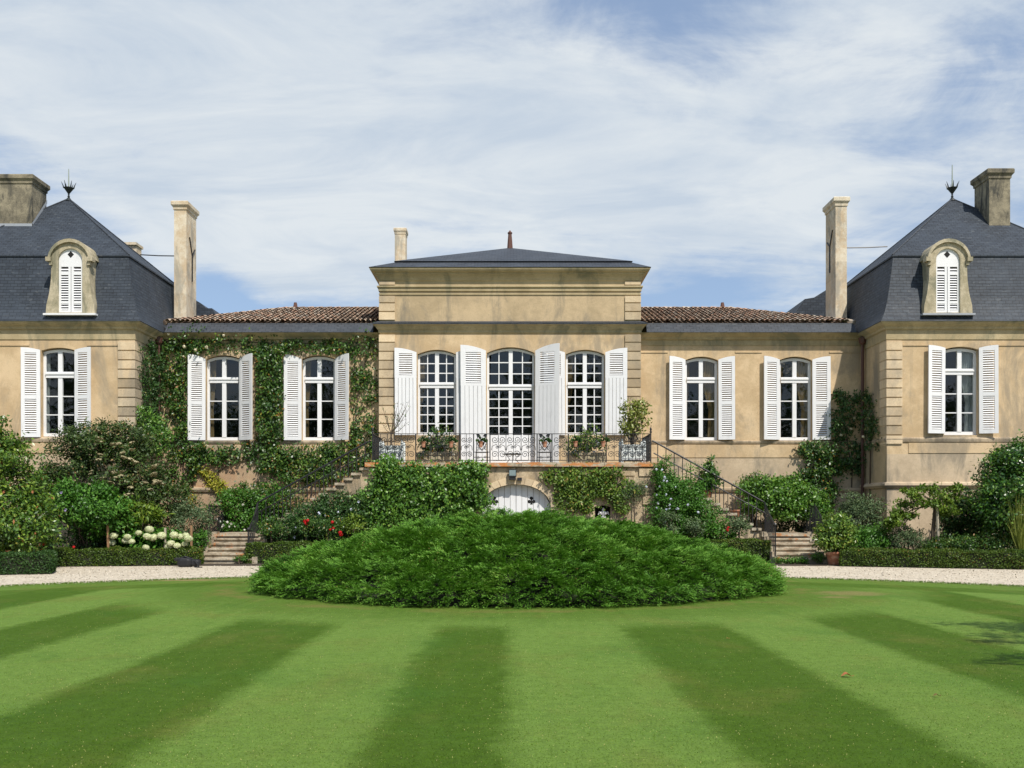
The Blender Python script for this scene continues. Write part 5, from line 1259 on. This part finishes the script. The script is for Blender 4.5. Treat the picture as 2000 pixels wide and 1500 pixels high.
cs = climber('corner_creeper', 'dense creeper covering the inner side wall of the pavilion beside the leafy wing', [(279, 680, 279, 850, 8, 90), (292, 665, 292, 880, 9, 150), (303, 690, 302, 880, 7, 100)], None, M['lf_dark'], 34, .105, .06, 13, side=X(263, YP), stems=[[(295, 1060), (296, 900), (290, 760), (285, 680)]])
cl2 = climber('leafy_creeper', 'light green creeper tuft on the pavilion corner above the cream-flowered shrub', [(258, 825, 300, 812, 9, 34), (275, 795, 270, 840, 5, 26), (285, 840, 330, 860, 16, 75), (300, 815, 318, 865, 12, 40), (305, 870, 320, 890, 8, 18)], 34.75, M['lf_ivy'], 35, .105, .05, 12, .12, stems=[[(300, 1050), (300, 900), (290, 830), (262, 822)]])
cw = climber('wall_creeper', 'sunlit rose climber on the shady-ended wing wall below its last window', [(1552, 876, 1600, 868, 8, 22), (1570, 890, 1625, 872, 12, 40), (1605, 880, 1600, 960, 24, 96), (1640, 880, 1630, 930, 14, 44), (1560, 930, 1610, 925, 14, 34), (1590, 965, 1600, 995, 18, 48), (1625, 945, 1612, 990, 12, 26), (1545, 965, 1570, 955, 12, 24)], YW, M['lf_rose'], 36, .115, .065, 14, .2, stems=[[(1612, 1050), (1605, 960), (1600, 900), (1615, 870)], [(1600, 930), (1570, 890), (1550, 876)]])
cd = climber('shade_creeper', 'dark creeper in the shady corner around the brown downpipe', [(1628, 770, 1650, 790, 10, 18), (1640, 790, 1645, 870, 14, 66), (1632, 800, 1628, 880, 8, 26), (1660, 775, 1684, 785, 8, 24), (1672, 800, 1668, 880, 9, 36), (1655, 900, 1680, 920, 16, 34), (1665, 870, 1680, 900, 10, 24), (1634, 765, 1638, 785, 4, 9), (1650, 775, 1654, 790, 4, 8), (1625, 800, 1622, 840, 4, 9)], YW, M['lf_dark'], 37, .115, .065, 13, .24, dens=.66, stems=[[(1660, 1050), (1664, 920), (1650, 830), (1636, 775)]])
blossoms(cd, 'ivory', [(1643, 849), (1662, 838), (1668, 817)], YW - .36)
cd2 = climber('corner_rose', 'dark climber with two ivory blooms on the shady side wall of the pavilion', [(1697, 765, 1702, 790, 5, 34), (1700, 790, 1704, 860, 7, 62), (1694, 870, 1716, 874, 6, 22), (1712, 800, 1714, 850, 4, 20)], None, M['lf_dark'], 38, .105, .06, 12, dens=.7, side=X(1732, YP), stems=[[(1700, 1040), (1702, 880), (1700, 780)]])
blossoms(cd2, 'ivory', [(1686, 853), (1712, 823)], 35.6)
iv = climber('ivy_curtain', 'dense bright green ivy curtain hiding the terrace wall beside the cellar arch', [(745, 905, 775, 912, 16, 60), (735, 930, 930, 930, 20, 330), (725, 960, 945, 960, 24, 430), (720, 995, 925, 1000, 22, 330), (710, 1020, 900, 1022, 14, 170), (935, 908, 945, 925, 8, 36), (935, 940, 945, 990, 10, 80), (712, 960, 712, 1060, 12, 110), (900, 915, 935, 915, 10, 36)], YT - .10, M['lf_ivy'], 39, .115, .075, 11, .24, .10, stems=[[(760, 1090), (765, 1000), (780, 920)], [(860, 1090), (855, 1000), (880, 930)]])
vr = climber('thin_creeper', 'thinner olive-green creeper on the terrace wall beside the niche', [(1062, 928, 1110, 940, 12, 60), (1100, 935, 1200, 938, 16, 110), (1090, 955, 1200, 960, 18, 150), (1085, 980, 1150, 985, 14, 60), (1130, 985, 1160, 1000, 9, 18), (1195, 970, 1240, 950, 14, 44), (1195, 985, 1225, 1000, 8, 16), (1160, 925, 1215, 925, 8, 26)], YT - .06, M['lf_olive'], 41, .11, .065, 12, .10, .10, stems=[[(1150, 1090), (1140, 1000), (1120, 940), (1070, 930)], [(1200, 1090), (1195, 1000), (1205, 930)]])
gs = climber('seed_creeper', 'wispy grey-green creeper on the big corner stones of the terrace', [(1225, 950, 1262, 955, 12, 40), (1205, 965, 1255, 968, 10, 30)], YT - .10, M['lf_grey'], 42, .06, .025, 18, .10, .08, stems=[[(1240, 1060), (1238, 960)]])

# ------------------------------------------------------------------ shrubs and trees
bush('glossy_shrub', 'tall glossy green shrub at the edge of view behind the bluish hedge block', -2, 975, 29.2, 82, 125, 1.4, 210, 62, .15, .13, .065, M['lf_camellia'], 51, extra=[(-12, 885, 29.2, 42, 52, .7, 50, 60, .14), (40, 1030, 28.9, 62, 55, 1.0, 80, 60, .15), (70, 960, 29.6, 22, 40, .5, 20, 50, .12)])
vb = bush('flowering_shrub', 'large dark shrub speckled with faded cream flower heads by the pavilion wall', 208, 945, 33.1, 118, 112, 1.3, 300, 55, .15, .11, .05, M['lf_vib'], 52, extra=[(175, 868, 33.1, 68, 44, .9, 70, 55, .14), (250, 868, 33.1, 52, 40, .9, 60, 55, .14), (300, 980, 33, 50, 60, .9, 70, 50, .14), (100, 940, 33.1, 36, 46, .8, 40, 50, .13)])
g = np.random.default_rng(152)
for k in range(70):
    u_, v_ = g.uniform(-1, 1, 2); px = 208 + 118 * u_; py = 935 + 105 * v_
    if u_ * u_ + v_ * v_ > 1.0 or (px < 190 and py > 965): px, py = 250 + g.uniform(-60, 70), 900 + g.uniform(-60, 60); u_, v_ = (px - 208) / 118, (py - 935) / 105
    dd = 33.1 - 1.25 * math.sqrt(max(0.05, 1 - u_ * u_ - v_ * v_)) - .05; q = link('flower_head', PM['faded'], vb, P(px, py, dd)); k_ = g.uniform(.7, 1.3); q.scale = (k_ * 1.25, k_, k_ * .5); q.rotation_euler = (g.uniform(-.5, .2), g.uniform(-.4, .4), g.uniform(0, 6))
hb = bush('hibiscus_bush', 'fresh green rounded bush with pale violet flowers under the speckled shrub', 165, 990, 31.4, 78, 52, 1.0, 130, 55, .14, .12, .06, M['lf_bright'], 53, zmin=.35, extra=[(215, 1000, 31.3, 40, 40, .7, 40, 50, .13)])
blossoms(hb, 'violet', [(100, 963), (105, 988), (131, 996), (147, 997), (139, 990), (85, 984), (122, 962)], 30.35, jit=.2, size=.9)
ld = bush('low_shrub', 'low shaded shrub with dark red flowers behind the bluish hedge block', 72, 1050, 30.0, 42, 36, .7, 70, 45, .12, .10, .05, M['lf_dark'], 54)
blossoms(ld, 'red', [(62, 1052), (78, 1066), (84, 1063), (90, 1048), (58, 1062), (146, 1068)], 29.25, jit=.1, size=.6)
bush('fatsia_plant', 'yellow-green plant with drooping fingered leaves above the hydrangea', 268, 1006, 32.0, 42, 28, .6, 55, 26, .12, .20, .055, M['lf_fern'], 55)
bush('undergrowth_shrub', 'low leafy shrub in deep shade below the pale violet flowers', 165, 1058, 31.7, 40, 24, .5, 40, 40, .1, .10, .05, M['lf_dark'], 56)
hy = bush('hydrangea', 'hydrangea with many round cream-white flower heads behind the low hedge', 290, 1062, 31.8, 82, 24, .5, 110, 34, .10, .15, .10, M['lf_bright'], 57)
for i, (px, py) in enumerate([(218, 1060), (222, 1047), (249, 1049), (257, 1058), (271, 1041), (292, 1034), (288, 1048), (300, 1050), (316, 1046), (340, 1045), (353, 1048), (363, 1046), (334, 1061), (346, 1066), (361, 1063), (285, 1070), (330, 1068), (247, 1056), (368, 1052)]):
    q = link('flower_head', PM['hydrangea'], hy, P(px, py, 31.15 + random.uniform(-.1, .15))); k = random.uniform(.85, 1.15); q.scale = (k, k, k * .85); q.rotation_euler = (random.uniform(-.3, .3), random.uniform(-.3, .3), random.uniform(0, 6))
for i, (px, y0, y1, dx_, mm, lb) in enumerate([(218, 1024, 1076, 2, 'wood', 'orange-brown wooden stake leaning at the outer end of the hydrangea'), (324, 1031, 1076, 0, 'wood_pale', 'grey wooden stake between the hydrangea flower heads'), (366, 1026, 1076, 0, 'wood', 'short brown stake behind the last hydrangea heads')]):
    o = thing('wooden_stake', lb, 'stake', (X(px, 31.3), 31.3, 0), 'stakes among the hydrangeas'); b = MB(); x0, x1 = X(px + dx_, 31.3), X(px, 31.3); yy = 31.25 if i == 1 else 31.0 if i == 0 else 31.7; b.tube([(x0, yy, 0), (x1, yy, Z(y0, yy))], [.042, .040], 4); b.build('post', M[mm], o)
bush('blue_green_shrub', 'blue-green shrub between the hydrangea and the ivy-side stair', 375, 1028, 33.0, 36, 50, .7, 80, 45, .12, .09, .035, M['lf_grey'], 58, extra=[(350, 1000, 33.4, 24, 30, .6, 30, 40, .12)])
wr1 = bush('white_rose_bush', 'rose bush with white blooms on the landing of the ivy-side stair', 465, 1000, 36.2, 52, 48, .5, 110, 40, .13, .10, .055, M['lf_bright'], 59, base=.93, extra=[(520, 985, 36.3, 40, 34, .4, 50, 40, .13)])
blossoms(wr1, 'white', [(437, 1026), (448, 1029), (452, 1023), (458, 1028), (436, 1027), (478, 1035), (449, 1045), (461, 1043), (425, 1014), (430, 1019), (432, 1030), (443, 1020), (474, 986)], 35.55, jit=.1, size=.9)
bush('wall_foot_shrub', 'airy green shrub between the railing and the yellowing creeper', 530, 990, 36.3, 70, 42, .4, 90, 30, .13, .09, .045, M['lf_rose'], 60)
rb = bush('rambling_bush', 'dark rambling bush with small white flowers below the ivy-side stair', 640, 1020, 33.7, 78, 46, .6, 200, 40, .13, .09, .045, M['lf_dark'], 61, extra=[(665, 985, 33.8, 44, 26, .3, 60, 36, .11), (560, 1040, 33.5, 45, 30, .4, 60, 36, .11), (700, 1010, 33.6, 20, 40, .3, 30, 36, .11)])
blossoms(rb, 'blue', [(625, 1004), (636, 1007), (660, 1000), (686, 995), (622, 1002), (575, 1049), (700, 980), (578, 1030)], 33.0, jit=.05, size=.8)
def standard_rose(px, py, base_py, d, r, label, reds, seed, mm='lf_rose', stake='wood'):
    g = np.random.default_rng(seed); x = X(px, d); o = thing('standard_rose', label, 'rose tree', (x, d, 0), 'little standard trees along the hedges')
    pp = px_crown(g, px, py, d, r, r * .8, r * d / F, 34, 26, .09, shell=.3); leaves('foliage', o, pp[0], pp[1], pp[2], .085, .045, M[mm], g, rnd=pp[3])
    b = MB(); b.tube([(x, d, 0), (x + .02, d, Z(py, d))], [.035, .025], 6); b.build('trunk', M['bark'], o)
    if reds: blossoms(o, 'red', reds, d - r * d / F - .02, size=.8)
    return o
standard_rose(529, 1030, 1060, 32.9, 24, 'little standard rose without flowers beside the ivy-side stair', [], 62)
standard_rose(597, 1028, 1060, 32.9, 26, 'standard rose with one big red bloom above the hedge', [(595, 1018), (598, 1022), (601, 1017)], 63)
standard_rose(640, 1036, 1060, 32.9, 30, 'standard rose with several scattered red blooms', [(649, 1020), (651, 1031), (645, 1034), (664, 1040), (666, 1044)], 64)
standard_rose(690, 1025, 1060, 33.0, 24, 'little standard tree with yellow-green leaves against the ivy curtain', [], 65, 'lf_fern')
standard_rose(1443, 1022, 1056, 33.1, 18, 'small grey-green ball tree on a stem before the stair stones', [(1422, 1030), (1421, 1035)], 66, 'lf_grey')
standard_rose(1357, 1027, 1060, 33.0, 20, 'small pale ball tree beside the blue-flowered shrub', [], 67, 'lf_grey')
pb_ = bush('plumbago', 'spreading green shrub with pale-blue flowers beside the terrace corner', 1325, 985, 33.75, 50, 68, .5, 190, 42, .12, .085, .038, M['lf_bright'], 68, extra=[(1296, 935, 33.85, 18, 40, .3, 60, 36, .1), (1370, 1010, 33.6, 42, 40, .4, 90, 40, .12), (1310, 1030, 33.5, 40, 30, .4, 50, 36, .1), (1345, 960, 33.8, 24, 24, .3, 40, 36, .1)])
g = np.random.default_rng(69); blossoms(pb_, 'blue', [(1299, 934), (1302, 940), (1282, 917), (1293, 917), (1286, 983), (1282, 992), (1307, 986), (1308, 993), (1302, 994), (1322, 993), (1325, 994), (1344, 986), (1320, 951), (1301, 966), (1283, 966), (1262, 951), (1363, 1001), (1300, 1020), (1298, 932), (1296, 938), (1310, 975), (1288, 950)], 33.05, jit=.06, size=.85)
bush('pale_bush', 'small pale-leaved bush at the foot of the blue-flowered shrub', 1308, 1022, 32.9, 20, 24, .3, 30, 24, .08, .08, .04, M['lf_grey'], 70)
bush('stair_foot_shrub', 'low shrub with one red flower against the lower stair stones', 1410, 1040, 33.4, 45, 22, .3, 70, 30, .1, .085, .045, M['lf_bright'], 71)
def clay_pot(x, y, z, r, h, label):
    o = thing('clay_pot', label, 'plant pot', (x, y, z), 'terracotta pots'); b = MB(); b.lathe([(.001, 0), (r * .70, 0), (r * .74, h * .1), (r * .95, h * .80), (r * 1.02, h * .82), (r * 1.06, h * .90), (r * 1.0, h), (r * .88, h), (r * .86, h * .85), (r * .3, h * .84)], (x, y, z), 24); b.build('pot', M['terracotta'], o, smooth=True)
    b = MB(); b.lathe([(.001, h * .86), (r * .87, h * .855)], (x, y, z), 16); b.build('earth', M['soil'], o); return z + h * .86
x1 = X(1381, 34.5); z1 = stair_z(x1 - TX1); zt = clay_pot(x1, 34.5, z1, .20, .30, 'round clay pot with a small shrub on an upper step of the stair')
bush('potted_shrub', 'pointed glossy shrub growing in the clay pot on the stair', 1384, 938, 34.5, 23, 26, .4, 70, 26, .08, .11, .05, M['lf_laurel'], 72, base=z1 + .22, extra=[(1386, 915, 34.5, 9, 20, .16, 24, 22, .06), (1370, 952, 34.5, 18, 16, .3, 24, 22, .08)])
x1 = X(1436, 34.6); z1 = stair_z(x1 - TX1); clay_pot(x1, 34.6, z1, .17, .28, 'plain empty-looking clay pot on a lower step behind the railing')
x1 = X(1631.5, 31.4); clay_pot(x1, 31.4, -.02, .29, .42, 'large clay pot on the gravel at the foot of the stair')
bush('potted_citrus', 'round glossy citrus bush growing in the large clay pot', 1634, 1040, 31.4, 32, 34, .55, 130, 30, .10, .12, .055, M['lf_citrus'], 73, base=.34, zmin=.0, extra=[(1612, 1050, 31.3, 18, 22, .3, 30, 26, .09)])
ab = bush('arbour_rose', 'arching rose over the landing of the stair with the clay pots', 1500, 960, 35.4, 52, 26, .6, 130, 34, .13, .115, .065, M['lf_ivy'], 74, base=.93, zmin=.5, extra=[(1545, 950, 35.6, 36, 18, .4, 60, 30, .12), (1575, 985, 35.4, 40, 28, .4, 90, 30, .12), (1540, 995, 35.0, 40, 22, .4, 70, 30, .12), (1470, 985, 35.2, 22, 18, .3, 30, 28, .1), (1605, 1000, 35.2, 18, 18, .3, 30, 28, .1)])
blossoms(ab, 'blue', [(1573, 998), (1538, 1010), (1512, 958)], 34.7)
bush('wall_shrub', 'leafy shrub against the wing wall behind the upper clay pot', 1470, 948, 36.3, 30, 20, .3, 50, 26, .12, .10, .05, M['lf_rose'], 75)
bush('landing_shrub', 'dark shrub in the shade under the arching rose', 1560, 1022, 36.0, 60, 26, .4, 80, 30, .12, .10, .05, M['lf_dark'], 76, base=.93, zmin=0)
bush('grey_shrub', 'dull grey-green shrub in the shady corner beside the downpipe', 1685, 1012, 33.4, 42, 44, .7, 140, 36, .12, .10, .038, M['lf_grey'], 77, extra=[(1660, 990, 33.6, 20, 26, .4, 30, 30, .1)])
bush('low_herb', 'bright low bush behind the hedge beside the potted citrus', 1690, 1060, 31.7, 50, 24, .5, 120, 30, .1, .09, .042, M['lf_bright'], 78, extra=[(1720, 1046, 31.8, 24, 22, .4, 40, 28, .09)])
bush('feathery_herb', 'pale feathery low bush below the umbrella-shaped tree', 1768, 1058, 31.6, 38, 26, .4, 90, 30, .09, .08, .03, M['lf_grey'], 79, extra=[(1765, 1040, 31.6, 12, 22, .2, 24, 24, .07)])
# flat-topped little tree with its stake
g = np.random.default_rng(80); d = 31.4; o = thing('umbrella_tree', 'small flat-topped tree with drooping tiers of leaves and a slim dark trunk', 'tree', (X(1818, d), d, 0))
tiers = [(1812, 952, 26, 9), (1840, 964, 26, 10), (1775, 963, 20, 10), (1795, 975, 34, 10), (1765, 985, 24, 9), (1750, 1003, 18, 10), (1775, 1008, 20, 8), (1738, 1022, 12, 8), (1858, 975, 18, 12), (1868, 955, 8, 8), (1855, 998, 20, 14), (1745, 1020, 16, 7), (1822, 985, 22, 8)]
pp = cat(*[px_crown(g, a_, b_, d + g.uniform(-.3, .3), c_, e_, c_ * d / F, 16, 17, .07, shell=.2, up=.9) for a_, b_, c_, e_ in tiers]); leaves('foliage', o, pp[0], pp[1], pp[2], .15, .06, M['lf_fern'], g, rnd=pp[3] * .8)
b = MB(); b.tube([P(1819, 1090, d), P(1822, 1040, d), P(1826, 1000, d), P(1828, 978, d)], [.07, .06, .06, .05], 7)
for a_, b_, c_, e_ in tiers[:11]: b.tube([P(1827, 985, d), P((1827 + a_) / 2, (980 + b_) / 2 - 6, d + g.uniform(-.2, .2)), P(a_, b_, d)], [.035, .022, .008], 5)
b.build('trunk', M['bark'], o, smooth=True)
o = thing('tree_stake', 'pale round stake tied beside the umbrella-shaped tree', 'stake', (X(1833, 31.25), 31.25, 0)); b = MB(); b.tube([P(1834, 1090, 31.25), P(1830, 985, 31.25)], .045, 7); b.build('post', M['wood_pale'], o)
bush('shade_bush', 'dark leafy bush between the umbrella-shaped tree and the big laurel', 1888, 1020, 33.0, 52, 48, .8, 170, 40, .13, .10, .05, M['lf_dark'], 81, extra=[(1862, 1000, 32.6, 32, 28, .5, 50, 34, .11), (1900, 975, 33.2, 26, 22, .4, 30, 30, .1)])
bush('laurel', 'big dense laurel at the edge of view before the pavilion wall', 1992, 965, 31.3, 78, 96, 1.3, 260, 62, .15, .125, .06, M['lf_laurel'], 82, extra=[(1985, 900, 31.3, 40, 36, .8, 60, 55, .14), (1950, 990, 31.0, 40, 50, .8, 70, 55, .14), (2030, 890, 31.3, 40, 40, .8, 50, 55, .14)])
bush('flower_border', 'low border plants with reddish blooms in front of the dark bush', 1880, 1064, 31.1, 72, 18, .5, 150, 26, .09, .085, .045, M['lf_rose'], 83, extra=[(1960, 1062, 30.8, 46, 22, .5, 80, 26, .09), (1868, 1064, 30.9, 14, 12, .3, 20, 20, .08)])
g = np.random.default_rng(84); o = thing('spiky_grass', 'tuft of yellow-green spiky leaves before the big laurel', 'plant', (X(1994, 30.2), 30.2, 0)); n = 260
tip = np.stack([np.array(P(1990 + g.normal(0, 12), 1000 + g.normal(0, 26), 30.2 + g.normal(0, .15))) for _ in range(n)]); bs = np.array([X(1996, 30.2), 30.2, .1]); leaves('foliage', o, (tip + bs) / 2 + np.array([0, 0, .1]), tip - bs, g.normal(size=(n, 3)), np.linalg.norm(tip - bs, axis=1), .028, M['lf_spiky'], g)
bush('ground_cover_plant', 'low green growth along the bottom step by the large clay pot', 1545, 1094, 31.85, 34, 5, .2, 60, 14, .05, .06, .035, M['lf_bright'], 85, zmin=-.05, extra=[(1600, 1088, 31.9, 16, 8, .2, 24, 16, .05)])
bush('step_weed', 'small green weeds at the foot of the ivy-side stair', 470, 1092, 31.9, 12, 7, .15, 20, 14, .04, .06, .035, M['lf_bright'], 86, zmin=-.05)
bush('step_side_plant', 'leafy plant beside the outer railing of the ivy-side stair', 390, 1055, 32.6, 12, 22, .25, 30, 26, .08, .09, .05, M['lf_bright'], 87)

# black bag left on the gravel
o = thing('camera_bag', 'black soft bag with straps lying on the gravel by the hedge end', 'bag', (X(363, 30.4), 30.4, -.03)); bx = X(362, 30.4)
def blob(cx, cy, cz_, rx, ry, rz, p=.55, n=14, m_=9):
    b = MB(); rows = []
    sg = lambda v: math.copysign(abs(v) ** p, v)
    for i in range(m_ + 1):
        ph = -math.pi / 2 + math.pi * i / m_; rows.append([(cx + rx * sg(math.cos(ph)) * sg(math.cos(t_)), cy + ry * sg(math.cos(ph)) * sg(math.sin(t_)), cz_ + rz * sg(math.sin(ph)) + .012 * math.sin(t_ * 3 + i)) for t_ in [2 * math.pi * k / n for k in range(n)]])
    for i in range(m_):
        for k in range(n): b.face([rows[i][k], rows[i][(k + 1) % n], rows[i + 1][(k + 1) % n], rows[i + 1][k]])
    return b
blob(bx, 30.4, .11, .23, .17, .15).build('body', M['bag'], o, smooth=True); blob(bx + .30, 30.42, .10, .16, .13, .10).build('side_pocket', M['bag'], o, smooth=True); blob(bx - .22, 30.45, .20, .14, .10, .05).build('flap', M['bag'], o, smooth=True)
b = MB(); b.tube([(bx + .3, 30.3, .18), (bx + .45, 30.2, .06), (bx + .5, 30.1, -.02), (bx + .62, 30.05, -.015)], .02, 5); b.tube([(bx - .2, 30.4, .22), (bx, 30.36, .30), (bx + .22, 30.4, .22)], .018, 5); b.tube([(bx + .38, 30.12, -.01), (bx + .55, 30.0, -.012)], .025, 5); b.build('strap', M['bag'], o)

# fallen leaves on the lawn
for i, (px, py, s_, mm, lb) in enumerate(((1653, 1323, .105, 'lf_rust', 'curled rust-red dry leaf lying on a light mowing stripe'), (1829, 1362, .06, 'lf_brown', 'small dark brown leaf near the tree shadow on the lawn'), (1421, 1249, .035, 'lf_rust', 'tiny orange leaf on a dark mowing stripe'))):
    d = EYE * F / (py - CY); x = X(px, d); b = MB(); n = 6
    prev = None
    for k in range(n + 1):
        f = k / n; wv = .33 * s_ * math.sin(math.pi * (f * .9 + .05)); zc_ = .012 + .20 * s_ * math.sin(math.pi * f) ** 2; cx_ = x - s_ / 2 + s_ * f
        cur = [(cx_, d - wv, zc_ + .35 * wv), (cx_, d, zc_), (cx_, d + wv, zc_ + .5 * wv)]
        if prev: b.face([prev[0], cur[0], cur[1], prev[1]], .3); b.face([prev[1], cur[1], cur[2], prev[2]], .7)
        prev = cur
    o = thing('fallen_leaf', lb, 'leaf', (x, d, 0), 'dry leaves on the lawn'); b.build('blade', M[mm], o); b = MB(); b.tube([(x + s_ / 2, d, .012), (x + s_ * .75, d + .01, .02)], .003, 4); b.build('stalk', M[mm], o)

# tree beyond the edge of view, whose boughs shade the lawn
g = np.random.default_rng(90); tc_ = (11.8, 8.6, 6.4); o = thing('shade_tree', 'tree just out of view whose boughs throw the shadow on the lawn', 'tree', (12.2, 8.2, 0))
parts = [crown(g, tc_, (2.9, 2.5, 2.0), 130, 42, .22, shell=.35)]
for (sx, sy, h) in ((6.5, 14.9, 5.2), (6.9, 14.2, 5.0), (5.9, 12.8, 4.9), (6.4, 13.2, 5.4), (5.1, 10.9, 4.9), (5.9, 11.1, 5.3), (7.0, 13.6, 5.0), (7.4, 14.8, 5.4)):
    tip = np.array([sx + .367 * h, sy - .69 * h, h]); st = np.array(tc_)
    for f in (.45, .6, .72, .84, .94): parts.append(crown(g, st + (tip - st) * f + g.normal(size=3) * .1, (.35, .22, .12), 5, 18, .09))
pp = cat(*parts); leaves('foliage', o, pp[0], pp[1], pp[2], .12, .06, M['lf_dark'], g, rnd=pp[3])
limbs(g, (12.2, 8.2, 0), [(11.9, 8.5, 7.5), (10.5, 9.5, 6), (13.5, 9.5, 7), (12, 6.8, 6.5), (8.6, 11.2, 5.2), (7.7, 9.4, 5.0), (7.0, 7.5, 4.9)], .2, 'trunk', o)
# wood on the far side of the garden, behind the viewer: the windows mirror it
g = np.random.default_rng(91); n = 700; xs_ = g.uniform(-95, 95, n); hh = 17 + 2.5 * np.sin(xs_ * .21) + 1.6 * np.sin(xs_ * .53 + 1); cc = np.stack([xs_, -62 + g.normal(0, 3, n), g.uniform(0, 1, n) ** .8 * hh], 1)
k = np.full(n, 60); p = np.repeat(cc, k, 0) + g.normal(size=(n * 60, 3)) * 1.5; q = len(p)
tag(leaves('far_wood', None, p, unit(g.normal(size=(q, 3))), unit(g.normal(size=(q, 3)) + np.array([0, .6, .6])), .9, .6, M['lf_dark'], g), 'dark belt of trees across the garden behind the viewer', 'wood', kind='stuff')

# short grass blades catching the light in the near lawn
g = np.random.default_rng(92); n = 150000; y = 5.6 + 13 * g.uniform(0, 1, n) ** 1.5; x = g.uniform(-1, 1, n) * (.54 * y + .4); keep = np.hypot(x - JX, y - JY) > JR + .1; x, y = x[keep], y[keep]; n = len(x)
C = np.stack([x, y, g.uniform(.001, .009, n)], 1); D = unit(g.normal(size=(n, 3)) * .6 + np.array([0, 0, .7]))
bands = np.array([-8.65, -7.15, -5.75, -4.1, -2.5, -1.05, -0.02, 1.55, 3.1, 4.55, 6.1, 7.6, 9.1]); lit = np.searchsorted(bands, x + g.normal(0, .05, n)) % 2 == 1
rn = np.where((np.searchsorted(bands, x + g.normal(0, .13, n)) % 2 == 1) | (np.hypot(x - .1, y - 23) + g.normal(0, .5, n) < 8.9), g.uniform(.35, .92, n), g.uniform(0, .5, n)); rn = np.where(g.uniform(0, 1, n) > .955, 1.0, rn)
tag(leaves('grass', None, C, D, unit(g.normal(size=(n, 3))), .014, .0045, M['blade'], g, rnd=rn), 'short mown grass blades of the lawn', 'grass', kind='stuff')

# loose stones and leaves on the drive, and grass hanging over the lawn's rim
g = np.random.default_rng(93); n = 9000; y = g.uniform(22, 31.6, n); x = g.uniform(-15, 15, n); k = (np.hypot(x, y - 9.3) > 17.02); x, y = x[k], y[k]; n = len(x)
tag(leaves('gravel', None, np.stack([x, y, g.uniform(-.028, -.012, n)], 1), unit(g.normal(size=(n, 3)) * np.array([1, 1, .25])), unit(g.normal(size=(n, 3)) * .3 + np.array([0, 0, 1.0])), .045, .04, M['stone_chip'], g, fold=.5), 'loose pale and dark stones and crumbs of leaf on the drive', 'gravel', kind='stuff')
n = 26000; a = g.uniform(.06, math.pi - .06, n); q = 17.0 + g.normal(.01, .035, n); tag(leaves('grass', None, np.stack([q * np.cos(a), 9.3 + q * np.sin(a), g.uniform(-.02, .03, n)], 1), unit(g.normal(size=(n, 3)) * .6 + np.array([0, 0, .7])), unit(g.normal(size=(n, 3))), .065, .012, M['blade'], g, rnd=g.uniform(.1, .95, n)), 'ragged fringe of grass along the rim of the lawn', 'grass', kind='stuff')
